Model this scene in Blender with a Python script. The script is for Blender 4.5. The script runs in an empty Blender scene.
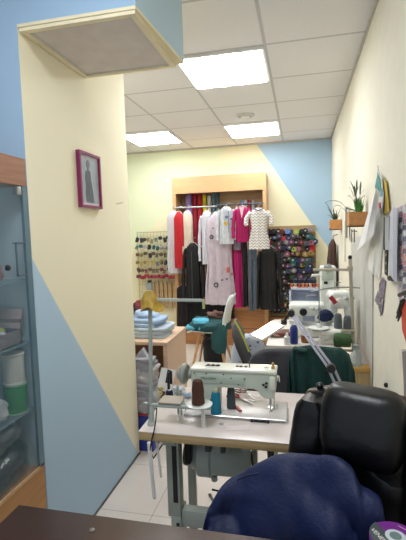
import bpy, bmesh, math, random
from mathutils import Vector, Matrix, noise, Euler
random.seed(7)
PI = math.pi
C = bpy.context.scene.collection

# ------------------------------------------------------------------ camera
FPX = 419.15
yw, pt, rl = .2294, .0858, -.0288
fw = Vector((-math.sin(yw)*math.cos(pt), math.cos(yw)*math.cos(pt), -math.sin(pt)))
ri = Vector((math.cos(yw), math.sin(yw), 0)); up = ri.cross(fw)
RR = ri*math.cos(rl) + up*math.sin(rl); UU = up*math.cos(rl) - ri*math.sin(rl)
EYE = Vector((0, 0, 1.4575))
cam = bpy.data.cameras.new('camera'); co = bpy.data.objects.new('camera', cam); C.objects.link(co)
M = Matrix.Identity(4)
for i in range(3):
    M[i][0] = RR[i]; M[i][1] = UU[i]; M[i][2] = -fw[i]; M[i][3] = EYE[i]
co.matrix_world = M
cam.sensor_fit = 'VERTICAL'; cam.sensor_height = 36; cam.lens = FPX/540*36; cam.clip_start = .02
bpy.context.scene.camera = co

def at(px, py, ax, v):
    """the point of the room seen at a photo position, on the plane x, y or z = v"""
    d = fw + (px-203)/FPX*RR - (py-270)/FPX*UU
    i = 'XYZ'.index(ax)
    return EYE + d*((v-EYE[i])/d[i])

# ------------------------------------------------------------------ materials
def lin(c):
    return tuple(((x/255)/12.92 if x/255 <= .04045 else ((x/255+.055)/1.055)**2.4) for x in c) + (1,)
MATS = {}
def mat(name, rgb, rough=.6, metal=0, var=.06, scale=12, bump=0, bscale=60, emit=0, alpha=1, trans=0, coat=0, sheen=0):
    if name in MATS: return MATS[name]
    m = bpy.data.materials.new(name); m.use_nodes = True; MATS[name] = m
    nt = m.node_tree; b = nt.nodes['Principled BSDF']; L = nt.links
    c = lin(rgb)
    b.inputs['Roughness'].default_value = rough; b.inputs['Metallic'].default_value = metal
    b.inputs['Alpha'].default_value = alpha; b.inputs['Transmission Weight'].default_value = trans
    b.inputs['Coat Weight'].default_value = coat; b.inputs['Sheen Weight'].default_value = sheen
    tc = nt.nodes.new('ShaderNodeTexCoord')
    n = nt.nodes.new('ShaderNodeTexNoise'); n.inputs['Scale'].default_value = scale; n.inputs['Detail'].default_value = 4
    L.new(tc.outputs['Object'], n.inputs['Vector'])
    r = nt.nodes.new('ShaderNodeValToRGB')
    r.color_ramp.elements[0].position = .3; r.color_ramp.elements[1].position = .7
    r.color_ramp.elements[0].color = tuple(max(0, x*(1-var)) for x in c[:3]) + (1,)
    r.color_ramp.elements[1].color = tuple(min(1, x*(1+var)) for x in c[:3]) + (1,)
    L.new(n.outputs['Fac'], r.inputs['Fac']); L.new(r.outputs['Color'], b.inputs['Base Color'])
    if bump:
        n2 = nt.nodes.new('ShaderNodeTexNoise'); n2.inputs['Scale'].default_value = bscale; n2.inputs['Detail'].default_value = 5
        L.new(tc.outputs['Object'], n2.inputs['Vector'])
        bp = nt.nodes.new('ShaderNodeBump'); bp.inputs['Strength'].default_value = bump; bp.inputs['Distance'].default_value = .01
        L.new(n2.outputs['Fac'], bp.inputs['Height']); L.new(bp.outputs['Normal'], b.inputs['Normal'])
    if emit:
        b.inputs['Emission Color'].default_value = c; b.inputs['Emission Strength'].default_value = emit
    return m

def wood(name, rgb, rough=.5, axis=0, var=.18, scale=3):
    if name in MATS: return MATS[name]
    m = mat(name, rgb, rough); nt = m.node_tree
    n = [x for x in nt.nodes if x.type == 'TEX_NOISE'][0]; tc = [x for x in nt.nodes if x.type == 'TEX_COORD'][0]
    mp = nt.nodes.new('ShaderNodeMapping'); s = [30, 30, 30]; s[axis] = 2
    mp.inputs['Scale'].default_value = s
    nt.links.new(tc.outputs['Object'], mp.inputs['Vector']); nt.links.new(mp.outputs['Vector'], n.inputs['Vector'])
    n.inputs['Scale'].default_value = scale
    r = [x for x in nt.nodes if x.type == 'VALTORGB'][0]; c = lin(rgb)
    r.color_ramp.elements[0].color = tuple(x*(1-var) for x in c[:3]) + (1,)
    r.color_ramp.elements[1].color = tuple(min(1, x*(1+var*.6)) for x in c[:3]) + (1,)
    return m

class NG:
    """small helper for node maths"""
    def __init__(s, name, rough=.8):
        s.m = bpy.data.materials.new(name); s.m.use_nodes = True; MATS[name] = s.m
        s.nt = s.m.node_tree; s.b = s.nt.nodes['Principled BSDF']; s.b.inputs['Roughness'].default_value = rough
        tc = s.nt.nodes.new('ShaderNodeTexCoord'); s.co = tc.outputs['Object']
        sp = s.nt.nodes.new('ShaderNodeSeparateXYZ'); s.nt.links.new(s.co, sp.inputs[0])
        s.x, s.y, s.z = sp.outputs
    def f(s, op, a, b=0., c=0.):
        n = s.nt.nodes.new('ShaderNodeMath'); n.operation = op
        for i, v in enumerate((a, b, c)):
            if isinstance(v, (int, float)): n.inputs[i].default_value = v
            else: s.nt.links.new(v, n.inputs[i])
        return n.outputs[0]
    def mix(s, fac, a, b):
        n = s.nt.nodes.new('ShaderNodeMix'); n.data_type = 'RGBA'
        for k, v in ((0, fac), (6, a), (7, b)):
            if isinstance(v, (tuple, float, int)): n.inputs[k].default_value = v
            else: s.nt.links.new(v, n.inputs[k])
        return n.outputs[2]
    def noise(s, scale, detail=3):
        n = s.nt.nodes.new('ShaderNodeTexNoise'); n.inputs['Scale'].default_value = scale; n.inputs['Detail'].default_value = detail
        s.nt.links.new(s.co, n.inputs['Vector']); return n.outputs['Fac']
    def color(s, c): s.nt.links.new(c, s.b.inputs['Base Color'])
    def bump(s, h, st=.2):
        n = s.nt.nodes.new('ShaderNodeBump'); n.inputs['Strength'].default_value = st; n.inputs['Distance'].default_value = .005
        s.nt.links.new(h, n.inputs['Height']); s.nt.links.new(n.outputs[0], s.b.inputs['Normal'])

# ------------------------------------------------------------------ mesh building
class MB:
    def __init__(s, off=None): s.v = []; s.f = []; s.mi = []; s.off = off or Vector()
    def add(s, vs, fs, mi=0):
        o = len(s.v); s.v += [Vector(q)+s.off for q in vs]
        s.f += [tuple(i+o for i in q) for q in fs]; s.mi += [mi]*len(fs); return s
    def box(s, a, b, mi=0, rot=None, c=None):
        x0, y0, z0 = a; x1, y1, z1 = b
        vs = [Vector(q) for q in ((x0,y0,z0),(x1,y0,z0),(x1,y1,z0),(x0,y1,z0),(x0,y0,z1),(x1,y0,z1),(x1,y1,z1),(x0,y1,z1))]
        if rot:
            c = Vector(c) if c else sum(vs, Vector())/8
            R = Euler(rot).to_matrix(); vs = [R @ (q-c)+c for q in vs]
        return s.add(vs, [(3,2,1,0),(4,5,6,7),(0,1,5,4),(1,2,6,5),(2,3,7,6),(3,0,4,7)], mi)
    def rbox(s, a, b, r=.01, seg=2, mi=0, rot=None, c=None):
        bm = bmesh.new(); bmesh.ops.create_cube(bm, size=1)
        a = Vector(a); b = Vector(b); ce = (a+b)/2; d = b-a
        for q in bm.verts: q.co = Vector((q.co.x*d.x, q.co.y*d.y, q.co.z*d.z))
        bmesh.ops.bevel(bm, geom=bm.edges[:]+bm.verts[:], offset=min(r, min(abs(k) for k in d)*.49), segments=seg, profile=.5, affect='EDGES')
        R = Euler(rot).to_matrix() if rot else Matrix.Identity(3)
        pv = Vector(c) if c else ce
        s.add([R @ (q.co+ce-pv)+pv for q in bm.verts], [tuple(v.index for v in f.verts) for f in bm.faces], mi)
        bm.free(); return s
    def rings(s, rs, cap=True, mi=0, closed=False):
        n = len(rs[0]); o = len(s.v); fs = []
        for r in rs: s.v += [Vector(q) for q in r]
        K = len(rs)
        for i in range(K if closed else K-1):
            j = (i+1) % K
            for k in range(n):
                l = (k+1) % n
                fs.append((o+i*n+k, o+i*n+l, o+j*n+l, o+j*n+k))
        if cap and not closed:
            fs.append(tuple(o+k for k in reversed(range(n)))); fs.append(tuple(o+(K-1)*n+k for k in range(n)))
        s.f += fs; s.mi += [mi]*len(fs); return s
    def tube(s, pts, r, n=8, mi=0, cap=True):
        pts = [Vector(p) for p in pts]; rs = []
        R = r if isinstance(r, (list, tuple)) else [r]*len(pts)
        u = None
        for i, p in enumerate(pts):
            d = (pts[min(i+1, len(pts)-1)]-pts[max(i-1, 0)]).normalized()
            if u is None:
                u = d.orthogonal().normalized()
            else:
                u = (u - d*u.dot(d)).normalized()
            w = d.cross(u)
            rs.append([p+(u*math.cos(2*PI*k/n)+w*math.sin(2*PI*k/n))*R[i] for k in range(n)])
        return s.rings(rs, cap, mi)
    def lathe(s, prof, o=(0,0,0), d=(0,0,1), n=20, mi=0):
        d = Vector(d).normalized(); u = d.orthogonal().normalized(); w = d.cross(u); o = Vector(o)
        return s.rings([[o+d*h+(u*math.cos(2*PI*k/n)+w*math.sin(2*PI*k/n))*max(r, .0002) for k in range(n)] for r, h in prof], True, mi)
    def prism(s, poly, off, mi=0):
        """a flat outline given depth along off"""
        off = Vector(off); n = len(poly); a = [Vector(p) for p in poly]
        return s.add(a+[p+off for p in a], [tuple(range(n)), tuple(reversed(range(n, 2*n)))]+[((k+1)%n, k, n+k, n+(k+1)%n) for k in range(n)], mi)
    def blob(s, c, r, p=2.5, nz=0, ns=6, seed=0, n=32, m=18, rot=None, mi=0, flatb=None):
        c = Vector(c); R = Euler(rot).to_matrix() if rot else Matrix.Identity(3); rs = []
        e = 2/p
        sg = lambda t: math.copysign(abs(t)**e, t)
        for i in range(m+1):
            ph = -PI/2 + PI*i/m; ring = []
            for k in range(n):
                th = 2*PI*k/n
                q = Vector((r[0]*sg(math.cos(ph))*sg(math.cos(th)), r[1]*sg(math.cos(ph))*sg(math.sin(th)), r[2]*sg(math.sin(ph))))
                if nz:
                    dd = noise.fractal(Vector((q.x*ns, q.y*ns, q.z*ns*1.6))+Vector((seed*3.1, seed, 0)), 1, 2, 3)
                    q += q.normalized()*dd*nz if q.length > 0 else Vector()
                q = R @ q + c
                if flatb is not None and q.z < flatb: q.z = flatb
                ring.append(q)
            rs.append(ring)
        return s.rings(rs, True, mi)
    def build(s, name, mats, parent=None, smooth=35, loc=None, link=True):
        me = bpy.data.meshes.new(name)
        if parent is not None: base = s_world(parent)
        elif loc is not None: base = Vector(loc)
        else:
            xs = [q.x for q in s.v]; ys = [q.y for q in s.v]; zs = [q.z for q in s.v]
            base = Vector(((min(xs)+max(xs))/2, (min(ys)+max(ys))/2, min(zs)))
        me.from_pydata([tuple(q-base) for q in s.v], [], s.f)
        mats = mats if isinstance(mats, (list, tuple)) else [mats]
        for m in mats: me.materials.append(m)
        me.polygons.foreach_set('material_index', s.mi)
        bm = bmesh.new(); bm.from_mesh(me); bmesh.ops.recalc_face_normals(bm, faces=bm.faces); bm.to_mesh(me); bm.free()
        if smooth:
            me.shade_smooth(); me.set_sharp_from_angle(angle=math.radians(smooth))
        o = bpy.data.objects.new(name, me)
        if link: C.objects.link(o)
        if parent is not None: o.parent = parent
        else: o.location = base
        return o
def s_world(o):
    v = Vector()
    while o is not None: v += o.location; o = o.parent
    return v

def tag(o, label=None, cat=None, group=None, kind=None):
    if label: o['label'] = label
    if cat: o['category'] = cat
    if group: o['group'] = group
    if kind: o['kind'] = kind
    return o
def thing(name, label, cat, loc=(0,0,0), group=None):
    o = bpy.data.objects.new(name, None); C.objects.link(o); o.location = loc; o.empty_display_size = .05
    return tag(o, label, cat, group)
def struct(name, mb, m, smooth=35, loc=(0,0,0)):
    return tag(mb.build(name, m, None, smooth, loc=loc), kind='structure')
def copy_tree(o, parent=None):
    c = o.copy(); C.objects.link(c); c.parent = parent
    for ch in o.children: copy_tree(ch, c)
    return c
def text_on(parent, body, size, origin, xdir, zdir, material, name='lettering', depth=.0004, sx=1.0, label=None):
    cu = bpy.data.curves.new(name, 'FONT'); cu.body = body; cu.size = size; cu.extrude = depth
    cu.align_x = 'CENTER'; cu.align_y = 'CENTER'
    t = bpy.data.objects.new('tmp', cu); C.objects.link(t)
    dg = bpy.context.evaluated_depsgraph_get(); dg.update()
    me = bpy.data.meshes.new_from_object(t.evaluated_get(dg)); bpy.data.objects.remove(t)
    xd = Vector(xdir).normalized(); zd = Vector(zdir).normalized(); nd = xd.cross(zd)
    base = s_world(parent)
    for v in me.vertices: v.co = Vector(origin)-base + xd*v.co.x*sx + zd*v.co.y + nd*v.co.z
    me.name = name; me.materials.clear(); me.materials.append(material)
    o = bpy.data.objects.new(name, me); C.objects.link(o); o.parent = parent
    if label: o['label'] = label
    return o

# ------------------------------------------------------------------ palette
cream = (226, 217, 184)
M_white = mat('white plastic', (228, 228, 222), .4)
M_offw = mat('off white enamel', (228, 231, 224), .35, coat=.2)
M_black = mat('black plastic', (22, 22, 24), .4)
M_steel = mat('brushed steel', (170, 172, 170), .3, .9)
M_greysteel = mat('grey green painted steel', (164, 174, 166), .45)
M_birch = wood('birch wood', (206, 168, 126), .5)
M_orange = wood('orange wood', (176, 122, 76), .5)
M_dark = mat('dark fabric', (24, 25, 30), .8, bump=.3)

# ------------------------------------------------------------------ room shell
XR, YB, ZC, XC = .3948, 5.64, 2.622, -1.065
g = NG('porcelain floor tiles', .22)
gx = g.f('PINGPONG', g.f('ADD', g.x, 10.665), .225); gy = g.f('PINGPONG', g.f('ADD', g.y, 10.2), .225)
line = g.f('LESS_THAN', g.f('MINIMUM', gx, gy), .0022)
n = g.noise(5)
base = g.mix(n, lin((214, 203, 192)), lin((224, 215, 206)))
g.color(g.mix(line, base, lin((176, 168, 160))))
struct('floor', MB().box((-3.2, -1.8, -.1), (XR+.1, YB+.1, 0)), g.m)

g = NG('suspended ceiling tiles', .9)
gx = g.f('PINGPONG', g.f('ADD', g.x, 12-.3948), .3); gy = g.f('PINGPONG', g.f('ADD', g.y, 12-2.7476), .3)
line = g.f('LESS_THAN', g.f('MINIMUM', gx, gy), .010)
base = g.mix(g.noise(90, 5), lin((226, 225, 226)), lin((236, 236, 236)))
g.color(g.mix(line, base, lin((196, 196, 197)))); g.bump(g.f('SUBTRACT', g.noise(90, 5), g.f('MULTIPLY', line, 2)), .4)
struct('ceiling', MB().box((-3.2, -1.8, ZC), (XR+.1, YB+.1, ZC+.1)), g.m)

M_cream = mat('cream emulsion wall', (232, 227, 208), .8, var=.02, bump=.05)
struct('wall_right', MB().box((XR, -1.8, 0), (XR+.12, YB+.1, ZC)), M_cream)
g = NG('back wall paint', .85)
a = Vector((-.529, 2.585)); b = Vector((.332, 1.263))
# pale blue above the painted diagonal, pale yellow below it, pale green left of the shop fitting
sl = (b.y-a.y)/(b.x-a.x)
d = g.f('SUBTRACT', g.z, g.f('ADD', g.f('MULTIPLY', g.x, sl), a.y-sl*a.x))
blue = g.f('GREATER_THAN', d, 0)
left = g.f('LESS_THAN', g.f('SUBTRACT', g.x, g.f('MULTIPLY', g.f('SUBTRACT', g.z, 2.2), 1.1)), -1.35)
yel = g.mix(left, lin((236, 230, 196)), lin((226, 232, 198)))
g.color(g.mix(blue, yel, lin((172, 200, 220))))
struct('wall_back', MB().box((-3.2, YB, 0), (XR, YB+.12, ZC)), g.m)
# wall block at the left: cream and blue diagonal on the side, blue towards the cabinet
g = NG('side wall paint', .8)
a = Vector((1.493, 1.393)); b = Vector((2.518, -.006)); sl = (b.y-a.y)/(b.x-a.x)
low = g.f('LESS_THAN', g.z, g.f('ADD', g.f('MULTIPLY', g.y, sl), a.y-sl*a.x))
front = g.f('LESS_THAN', g.y, 1.5045)
blue = g.f('MAXIMUM', low, front)
nn = g.noise(3)
g.color(g.mix(blue, g.mix(nn, lin((236, 228, 198)), lin((238, 231, 204))), g.mix(front, lin((176, 202, 222)), lin((156, 186, 212)))))
struct('wall_left', MB().box((-3.2, 1.504, 0), (XC, 2.53, ZC)), g.m)
struct('wall_far_left', MB().box((-3.3, 1.504, 0), (-3.2, YB+.1, ZC)), M_cream)
struct('trim_1', MB().box((XR-.012, -1.8, ZC-.02), (XR, YB, ZC)).box((-3.2, YB-.012, ZC-.02), (XR-.012, YB, ZC)), mat('grey ceiling trim', (190, 188, 182), .6))
struct('baseboard_left', MB().box((XC, 1.504, 0), (XC+.006, 2.53, .012)), mat('grey floor joint', (96, 98, 98), .7))
# boxed bulkhead with a hatch
BX0, BX1, BY0, BY1, BZ = XC, -.54, 1.504, 2.03, 2.278
g = NG('bulkhead paint', .8)
fr = g.f('LESS_THAN', g.y, 1.506); rt = g.f('GREATER_THAN', g.f('SUBTRACT', g.x, g.f('MULTIPLY', g.f('SUBTRACT', g.y, BY0), .0665)), -.5765); lowz = g.f('GREATER_THAN', g.z, BZ+.012)
g.color(g.mix(g.f('MULTIPLY', g.f('MAXIMUM', fr, rt), lowz), lin((232, 221, 186)), g.mix(rt, lin((156, 186, 212)), lin((186, 210, 224)))))
struct('bulkhead', MB().prism([(BX0, BY0, BZ), (-.575, BY0, BZ), (BX1, BY1, BZ), (BX0, BY1, BZ)], (0, 0, ZC-BZ)), g.m)
t = thing('ceiling_hatch', 'square grey access panel in a cream frame under the boxed bulkhead', 'hatch', (-.8, 1.77, BZ-.012))
fm = MB(); x0, x1, y0, y1, w, z0, z1 = BX0+.004, -.579, BY0+.004, BY1-.004, .024, BZ-.014, BZ-.0005
fm.box((x0, y0, z0), (x1, y0+w, z1)).box((x0, y1-w, z0), (x1, y1, z1)).box((x0, y0+w, z0), (x0+w, y1-w, z1)).box((x1-w, y0+w, z0), (x1, y1-w, z1))
fm.build('frame', mat('cream frame', (232, 222, 190), .6), t)
i = w; fm = MB()
fm.box((x0+i, y0+i, z0+.003), (x1-i, y0+i+.012, z1)).box((x0+i, y1-i-.012, z0+.003), (x1-i, y1-i, z1)).box((x0+i, y0+i, z0+.003), (x0+i+.012, y1-i, z1)).box((x1-i-.012, y0+i, z0+.003), (x1-i, y1-i, z1))
fm.build('rim', mat('grey metal rim', (196, 194, 188), .5), t)
MB().box((x0+i+.012, y0+i+.012, z0+.006), (x1-i-.012, y1-i-.012, z1)).build('panel', mat('hatch panel', (206, 198, 194), .6), t)

# ------------------------------------------------------------------ ceiling fittings
M_panel = mat('glowing diffuser', (246, 250, 255), .5, var=0, emit=17)
M_frame = mat('white lamp frame', (235, 235, 232), .5)
def ceiling_light(x, y, label):
    t = thing('ceiling_light', label, 'ceiling light', (x+.3, y+.3, ZC), 'square ceiling lights')
    fm = MB(); w = .018; z0 = ZC-.022; z1 = ZC-.001; a, b, c, d = x+.008, x+.592, y+.008, y+.592
    fm.box((a, c, z0), (b, c+w, z1)).box((a, d-w, z0), (b, d, z1)).box((a, c+w, z0), (a+w, d-w, z1)).box((b-w, c+w, z0), (b, d-w, z1))
    fm.build('frame', M_frame, t)
    pm = MB(); N = 12; xs = [a+w+(b-a-2*w)*k/N for k in range(N+1)]
    vs = []; fs = []
    for k, xx in enumerate(xs):      # ribbed diffuser bowed slightly between the tubes
        zz = z0-.004-.006*abs(math.sin(PI*k/3)); vs += [(xx, c+w, zz), (xx, d-w, zz), (xx, d-w, z1), (xx, c+w, z1)]
    for k in range(N):
        o = 4*k; fs += [(o, o+4, o+5, o+1), (o+3, o+2, o+6, o+7), (o, o+3, o+7, o+4), (o+1, o+5, o+6, o+2)]
    fs += [(0, 1, 2, 3), (4*N, 4*N+3, 4*N+2, 4*N+1)]
    pm.add(vs, fs); pm.build('diffuser', M_panel, t)
ceiling_light(-.8052, 2.7476, 'large glowing square ceiling light nearest the camera, beside the bulkhead')
ceiling_light(-.8052, 4.5476, 'small glowing ceiling light far back, beside the round ceiling vent')
ceiling_light(-2.0052, 4.5476, 'glowing ceiling light far left, partly hidden behind the cream wall edge')
ceiling_light(-2.0052, 2.7476, 'unseen ceiling light added behind the cream side wall to brighten the rear left bay')  # hidden from view, added to brighten the rear left bay
ceiling_light(-.8052, .3476, 'unseen square ceiling light added above the dark front desk to brighten the near end')  # out of view overhead, an extra light added to brighten the near end
t = thing('ceiling_vent', 'small round white vent in the ceiling in front of the far light', 'ceiling vent', (-.52, 4.27, ZC))
MB().lathe([(.09, 0), (.09, -.008), (.075, -.018), (.062, -.018), (.06, -.008), (.06, 0)], (-.52, 4.27, ZC-.001)).build('ring', mat('vent ring', (205, 203, 198), .5), t)
MB().lathe([(.045, 0), (.05, -.022), (.03, -.028), (0, -.028)], (-.52, 4.27, ZC-.001)).build('centre_disc', M_frame, t)

# ------------------------------------------------------------------ framed picture on the side wall
t = thing('framed_picture', 'purple framed grey picture of a slim woman in a dress on the cream wall', 'picture', (XC, 2.02, 1.61))
ya, yb, za, zb = 1.896, 2.116, 1.607, 1.885; fx = XC+.022; w = .013
M_pur = mat('purple frame', (128, 34, 84), .4)
MB().box((XC+.001, ya, za), (fx, ya+w, zb)).box((XC+.001, yb-w, za), (fx, yb, zb)).box((XC+.001, ya+w, za), (fx, yb-w, za+w)).box((XC+.001, ya+w, zb-w), (fx, yb-w, zb)).build('frame', M_pur, t)
MB().box((XC+.001, ya+w, za+w), (XC+.010, yb-w, zb-w)).build('mount', mat('pale mount', (206, 206, 210), .5), t)
MB().box((XC+.010, ya+w+.012, za+w+.012), (XC+.0108, yb-w-.010, zb-w-.014)).build('print', mat('grey print', (158, 166, 174), .4, var=.15), t)
cy = 1.994
P = lambda pts: [(XC+.0112, cy+a, za+b) for a, b in pts]
fm = MB()
fm.prism(P([(-.03,.03),(.045,.03),(.04,.10),(.026,.15),(.022,.185),(.008,.192),(.006,.205),(-.008,.205),(-.008,.192),(-.028,.182),(-.034,.15),(-.028,.11),(-.036,.07)]), (.0012, 0, 0))
fm.build('figure', mat('dark grey dress', (84, 92, 100), .5, var=.2), t)
fm = MB().prism(P([(-.014+.018*math.cos(a)+.014, .222+.021*math.sin(a)) for a in [k*PI/6 for k in range(12)]]), (.0014, 0, 0))
fm.build('head', mat('grey portrait head', (110, 112, 116), .5), t)
fm = MB().prism(P([(.022,.185),(.034,.178),(.046,.11),(.06,.05),(.05,.045),(.036,.10),(.024,.15)]), (.0016, 0, 0)); fm.build('arm', mat('grey portrait arm', (176, 178, 180), .5), t)
tag(MB().prism([(XC+.0005, 2.32, 1.652), (XC+.0005, 2.44, 1.668), (XC+.0005, 2.44, 1.662), (XC+.0005, 2.36, 1.648)], (.001, 0, 0)).build('wall_scuff', mat('grey scuff', (190, 184, 160), .8)),
    'faint grey scuff mark on the cream wall right of the picture', 'mark')

# ------------------------------------------------------------------ glass cabinet
CX0, CX1, CY0, CY1 = -1.50, -1.0665, .62, 1.500
t = thing('display_cabinet', 'tall glass fronted wooden cabinet at the left against the blue wall', 'cabinet', (-1.28, 1.06, 0))
M_cab = wood('reddish cabinet wood', (158, 112, 86), .5, 1)
M_cabl = wood('orange cabinet base wood', (184, 132, 78), .5, 1)
MB().box((CX0, CY0, 1.667), (CX1, CY1, 1.775)).build('header', M_cab, t)
MB().box((CX0, CY0, 0), (CX1, CY1, .50)).build('base', M_cabl, t)
MB().box((CX0, CY0, .50), (CX0+.015, CY1, 1.667)).box((CX0, CY1-.012, .50), (CX1-.012, CY1, 1.667)).build('back_panel', mat('blue grey cabinet lining', (176, 196, 206), .6), t)
for z in (.755, 1.035, 1.29):
    MB().box((CX0+.016, CY0+.016, z), (CX1-.016, CY1-.013, z+.006)).build('glass_shelf', mat('blue shelf glass', (150, 180, 190), .15, alpha=.4), t)
gl = MB().box((CX1-.006, CY0+.01, .505), (CX1, CY1-.03, 1.664)).build('glass_door', mat('greenish cabinet glass', (120, 150, 164), .06, alpha=.16), t)
MB().box((CX0+.015, CY0, .505), (CX1-.012, CY0+.006, 1.664)).build('glass_side', mat('greenish cabinet glass', (120, 150, 164)), t)
MB().box((CX1-.008, CY1-.032, .505), (CX1+.004, CY1-.002, 1.664)).build('edge_strip', mat('teal glass edge', (92, 120, 134), .2), t)
MB().box((CX1-.012, CY1-.09, 1.44), (CX1+.003, CY1-.035, 1.445)).box((CX1-.003, CY1-.09, 1.315), (CX1+.003, CY1-.035, 1.32)).box((CX1-.003, CY1-.09, 1.315), (CX1+.003, CY1-.085, 1.445)).build('door_catch', mat('dark glass catch', (84, 104, 116), .3), t)
MB().rbox((CX1-.012, CY1-.07, 1.628), (CX1+.010, CY1-.045, 1.66), .004).build('hinge', M_steel, t)
MB().lathe([(.011, 0), (.011, .008), (.006, .014)], (CX1-.006, 1.36, 1.352), (1, 0, 0), 12).build('knob', M_black, t)
MB().box((CX1, CY0, .500), (CX1+.004, CY1, .514)).build('sill_strip', M_birch, t)

# cabinet contents
def spool(name, x, y, z, r, h, m, label, cat='spool', flange=None, group=None, core=.3):
    t = thing(name, label, cat, (x, y, z), group)
    MB().lathe([(r*core, 0), (r*.96, .004), (r, h*.08), (r*.97, h*.5), (r, h*.92), (r*.96, h-.004), (r*core, h)], (x, y, z), n=28).build('winding', m, t)
    fl = flange or M_white
    MB().lathe([(r*1.05, 0), (r*1.05, .005)], (x, y, z-.0), n=28).build('flange', fl, t)
    MB().lathe([(r*1.05, 0), (r*1.05, .005), (r*core*.8, .006)], (x, y, z+h), n=28).build('flange', fl, t)
    return t
M_whthr = mat('white thread', (214, 214, 206), .8, bump=.6, bscale=200)
spool('white_ribbon_roll', -1.128, 1.43, .884, .041, .115, M_whthr, 'tall white ribbon roll in the cabinet standing on the green roll')
spool('green_ribbon_roll', -1.128, 1.43, .762, .044, .115, mat('green ribbon', (40, 138, 78), .6), 'bright green ribbon roll in the cabinet under the white roll', flange=mat('pale green flange', (150, 190, 160), .5))
# box of yellow green spools on the glass shelf
t = thing('open_box', 'small grey open box of bobbins on the cabinet shelf', 'box', (-1.18, 1.36, 1.041))
MB(Vector((.055, -.0, .079))).box((-1.32, 1.28, .963), (-1.15, 1.45, .967)).box((-1.32, 1.28, .963), (-1.315, 1.45, 1.04)).box((-1.155, 1.28, .963), (-1.15, 1.45, 1.02)).box((-1.32, 1.445, .963), (-1.15, 1.45, 1.06)).box((-1.32, 1.28, .963), (-1.15, 1.285, 1.02)).build('tray', mat('grey card tray', (128, 118, 122), .8), t)
MB(Vector((.055, -.0, .079))).box((-1.32, 1.45, 1.02), (-1.15, 1.46, 1.10), rot=(-.3, 0, 0)).build('lid', mat('pinkish card lid', (176, 160, 160), .8), t)
bc = [(196, 205, 60), (60, 66, 92), (188, 190, 196), (190, 200, 70), (44, 44, 56)]
for k in range(12):
    x = -1.245+.042*(k % 4); y = 1.30+.05*(k//4); c = bc[k % 5]
    q = MB().lathe([(.017, 0), (.017, .004), (.012, .006), (.012, .026), (.017, .028), (.017, .032)], (x, y, 1.075), (0.3, 0, 1), 14).build('bobbin', mat('bobbin %d %d %d' % c, c, .4))
    tag(q, '%s bobbin in the grey cabinet box, %s' % ({0:'yellow green',1:'navy',2:'silver',3:'lime',4:'black'}[k % 5], ['in the near row', 'in the middle row', 'in the back row'][k//4]) + ', %s from the wall' % ['fourth','third','second','first'][k % 4], 'bobbin', 'bobbins in the cabinet box')
# shallow glass dishes and clutter
M_glass = mat('clear glass', (200, 215, 220), .08, alpha=.35)
for k, (x, y, r, h, lb) in enumerate([(-1.138, 1.435, .05, .03, 'shallow glass dish on the cabinet shelf next to the wall corner'), (-1.13, 1.235, .06, .028, 'shallow glass dish on the cabinet shelf at the near side')]):
    tag(MB().lathe([(r*.5, 0), (r, h), (r*.96, h), (r*.46, .004), (0, .004)], (x, y, 1.041), n=24).build('glass_dish', M_glass), lb, 'dish')
for k in range(9):
    x = -1.135+.022*math.cos(k*2.1); y = 1.44+.022*math.sin(k*2.1)
    tag(MB().blob((x, y, 1.054+.012*(k//3)), (.012, .009, .007), rot=(k, .3*k, 0), n=10, m=6).build('sewing_clip', mat('clip colour %d' % (k % 3), [(70, 76, 90), (190, 186, 170), (120, 90, 96)][k % 3], .4)),
        'small %s clip in the corner glass dish, %s layer of the heap' % (['slate', 'ivory', 'mauve'][k % 3], ['lowest', 'middle', 'top'][k//3]), 'clip', 'clips in the glass dish')
# plastic bag of grey yarn and dark bags below
tag(MB().blob((-1.148, 1.28, .832), (.062, .085, .062), 2.2, .03, 14, 3, flatb=.762).build('plastic_bag', mat('crumpled clear plastic', (168, 172, 176), .25, bump=.8, bscale=30)), 'crumpled clear plastic bag of grey yarn in the cabinet beside the green roll', 'bag')
for (c, r, sd, lb, rgb) in [((-1.19, 1.27, .578), (.110, .215, .075), 5, 'dark grey plastic sack at the bottom of the cabinet', (30, 32, 36)),
                    ((-1.17, 1.30, .695), (.085, .15, .05), 8, 'smooth grey bundle lying on the dark sack in the cabinet', (66, 68, 72))]:
    tag(MB().blob(c, r, 2.6, .03, 12, sd, flatb=.502).build('dark_sack', mat('sack %d' % rgb[0], rgb, .3, bump=.5, bscale=20)), lb, 'sack')
fm = MB().tube([(-1.094, 1.30+.05*math.cos(a)*.6, .59+.03*math.sin(a*1.7)) for a in [k*.35 for k in range(14)]], .004, 6)
tag(fm.build('looped_cable', M_white), 'white looped cord lying on the dark sack in the cabinet', 'cord')
tag(MB().blob((-1.14, 1.33, 1.335), (.05, .065, .038), 2.6, .02, 15, 2).build('pink_bundle', mat('pink cloth', (176, 126, 126), .8)), 'pinkish cloth bundle on the upper cabinet level at picture edge', 'cloth')
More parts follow.
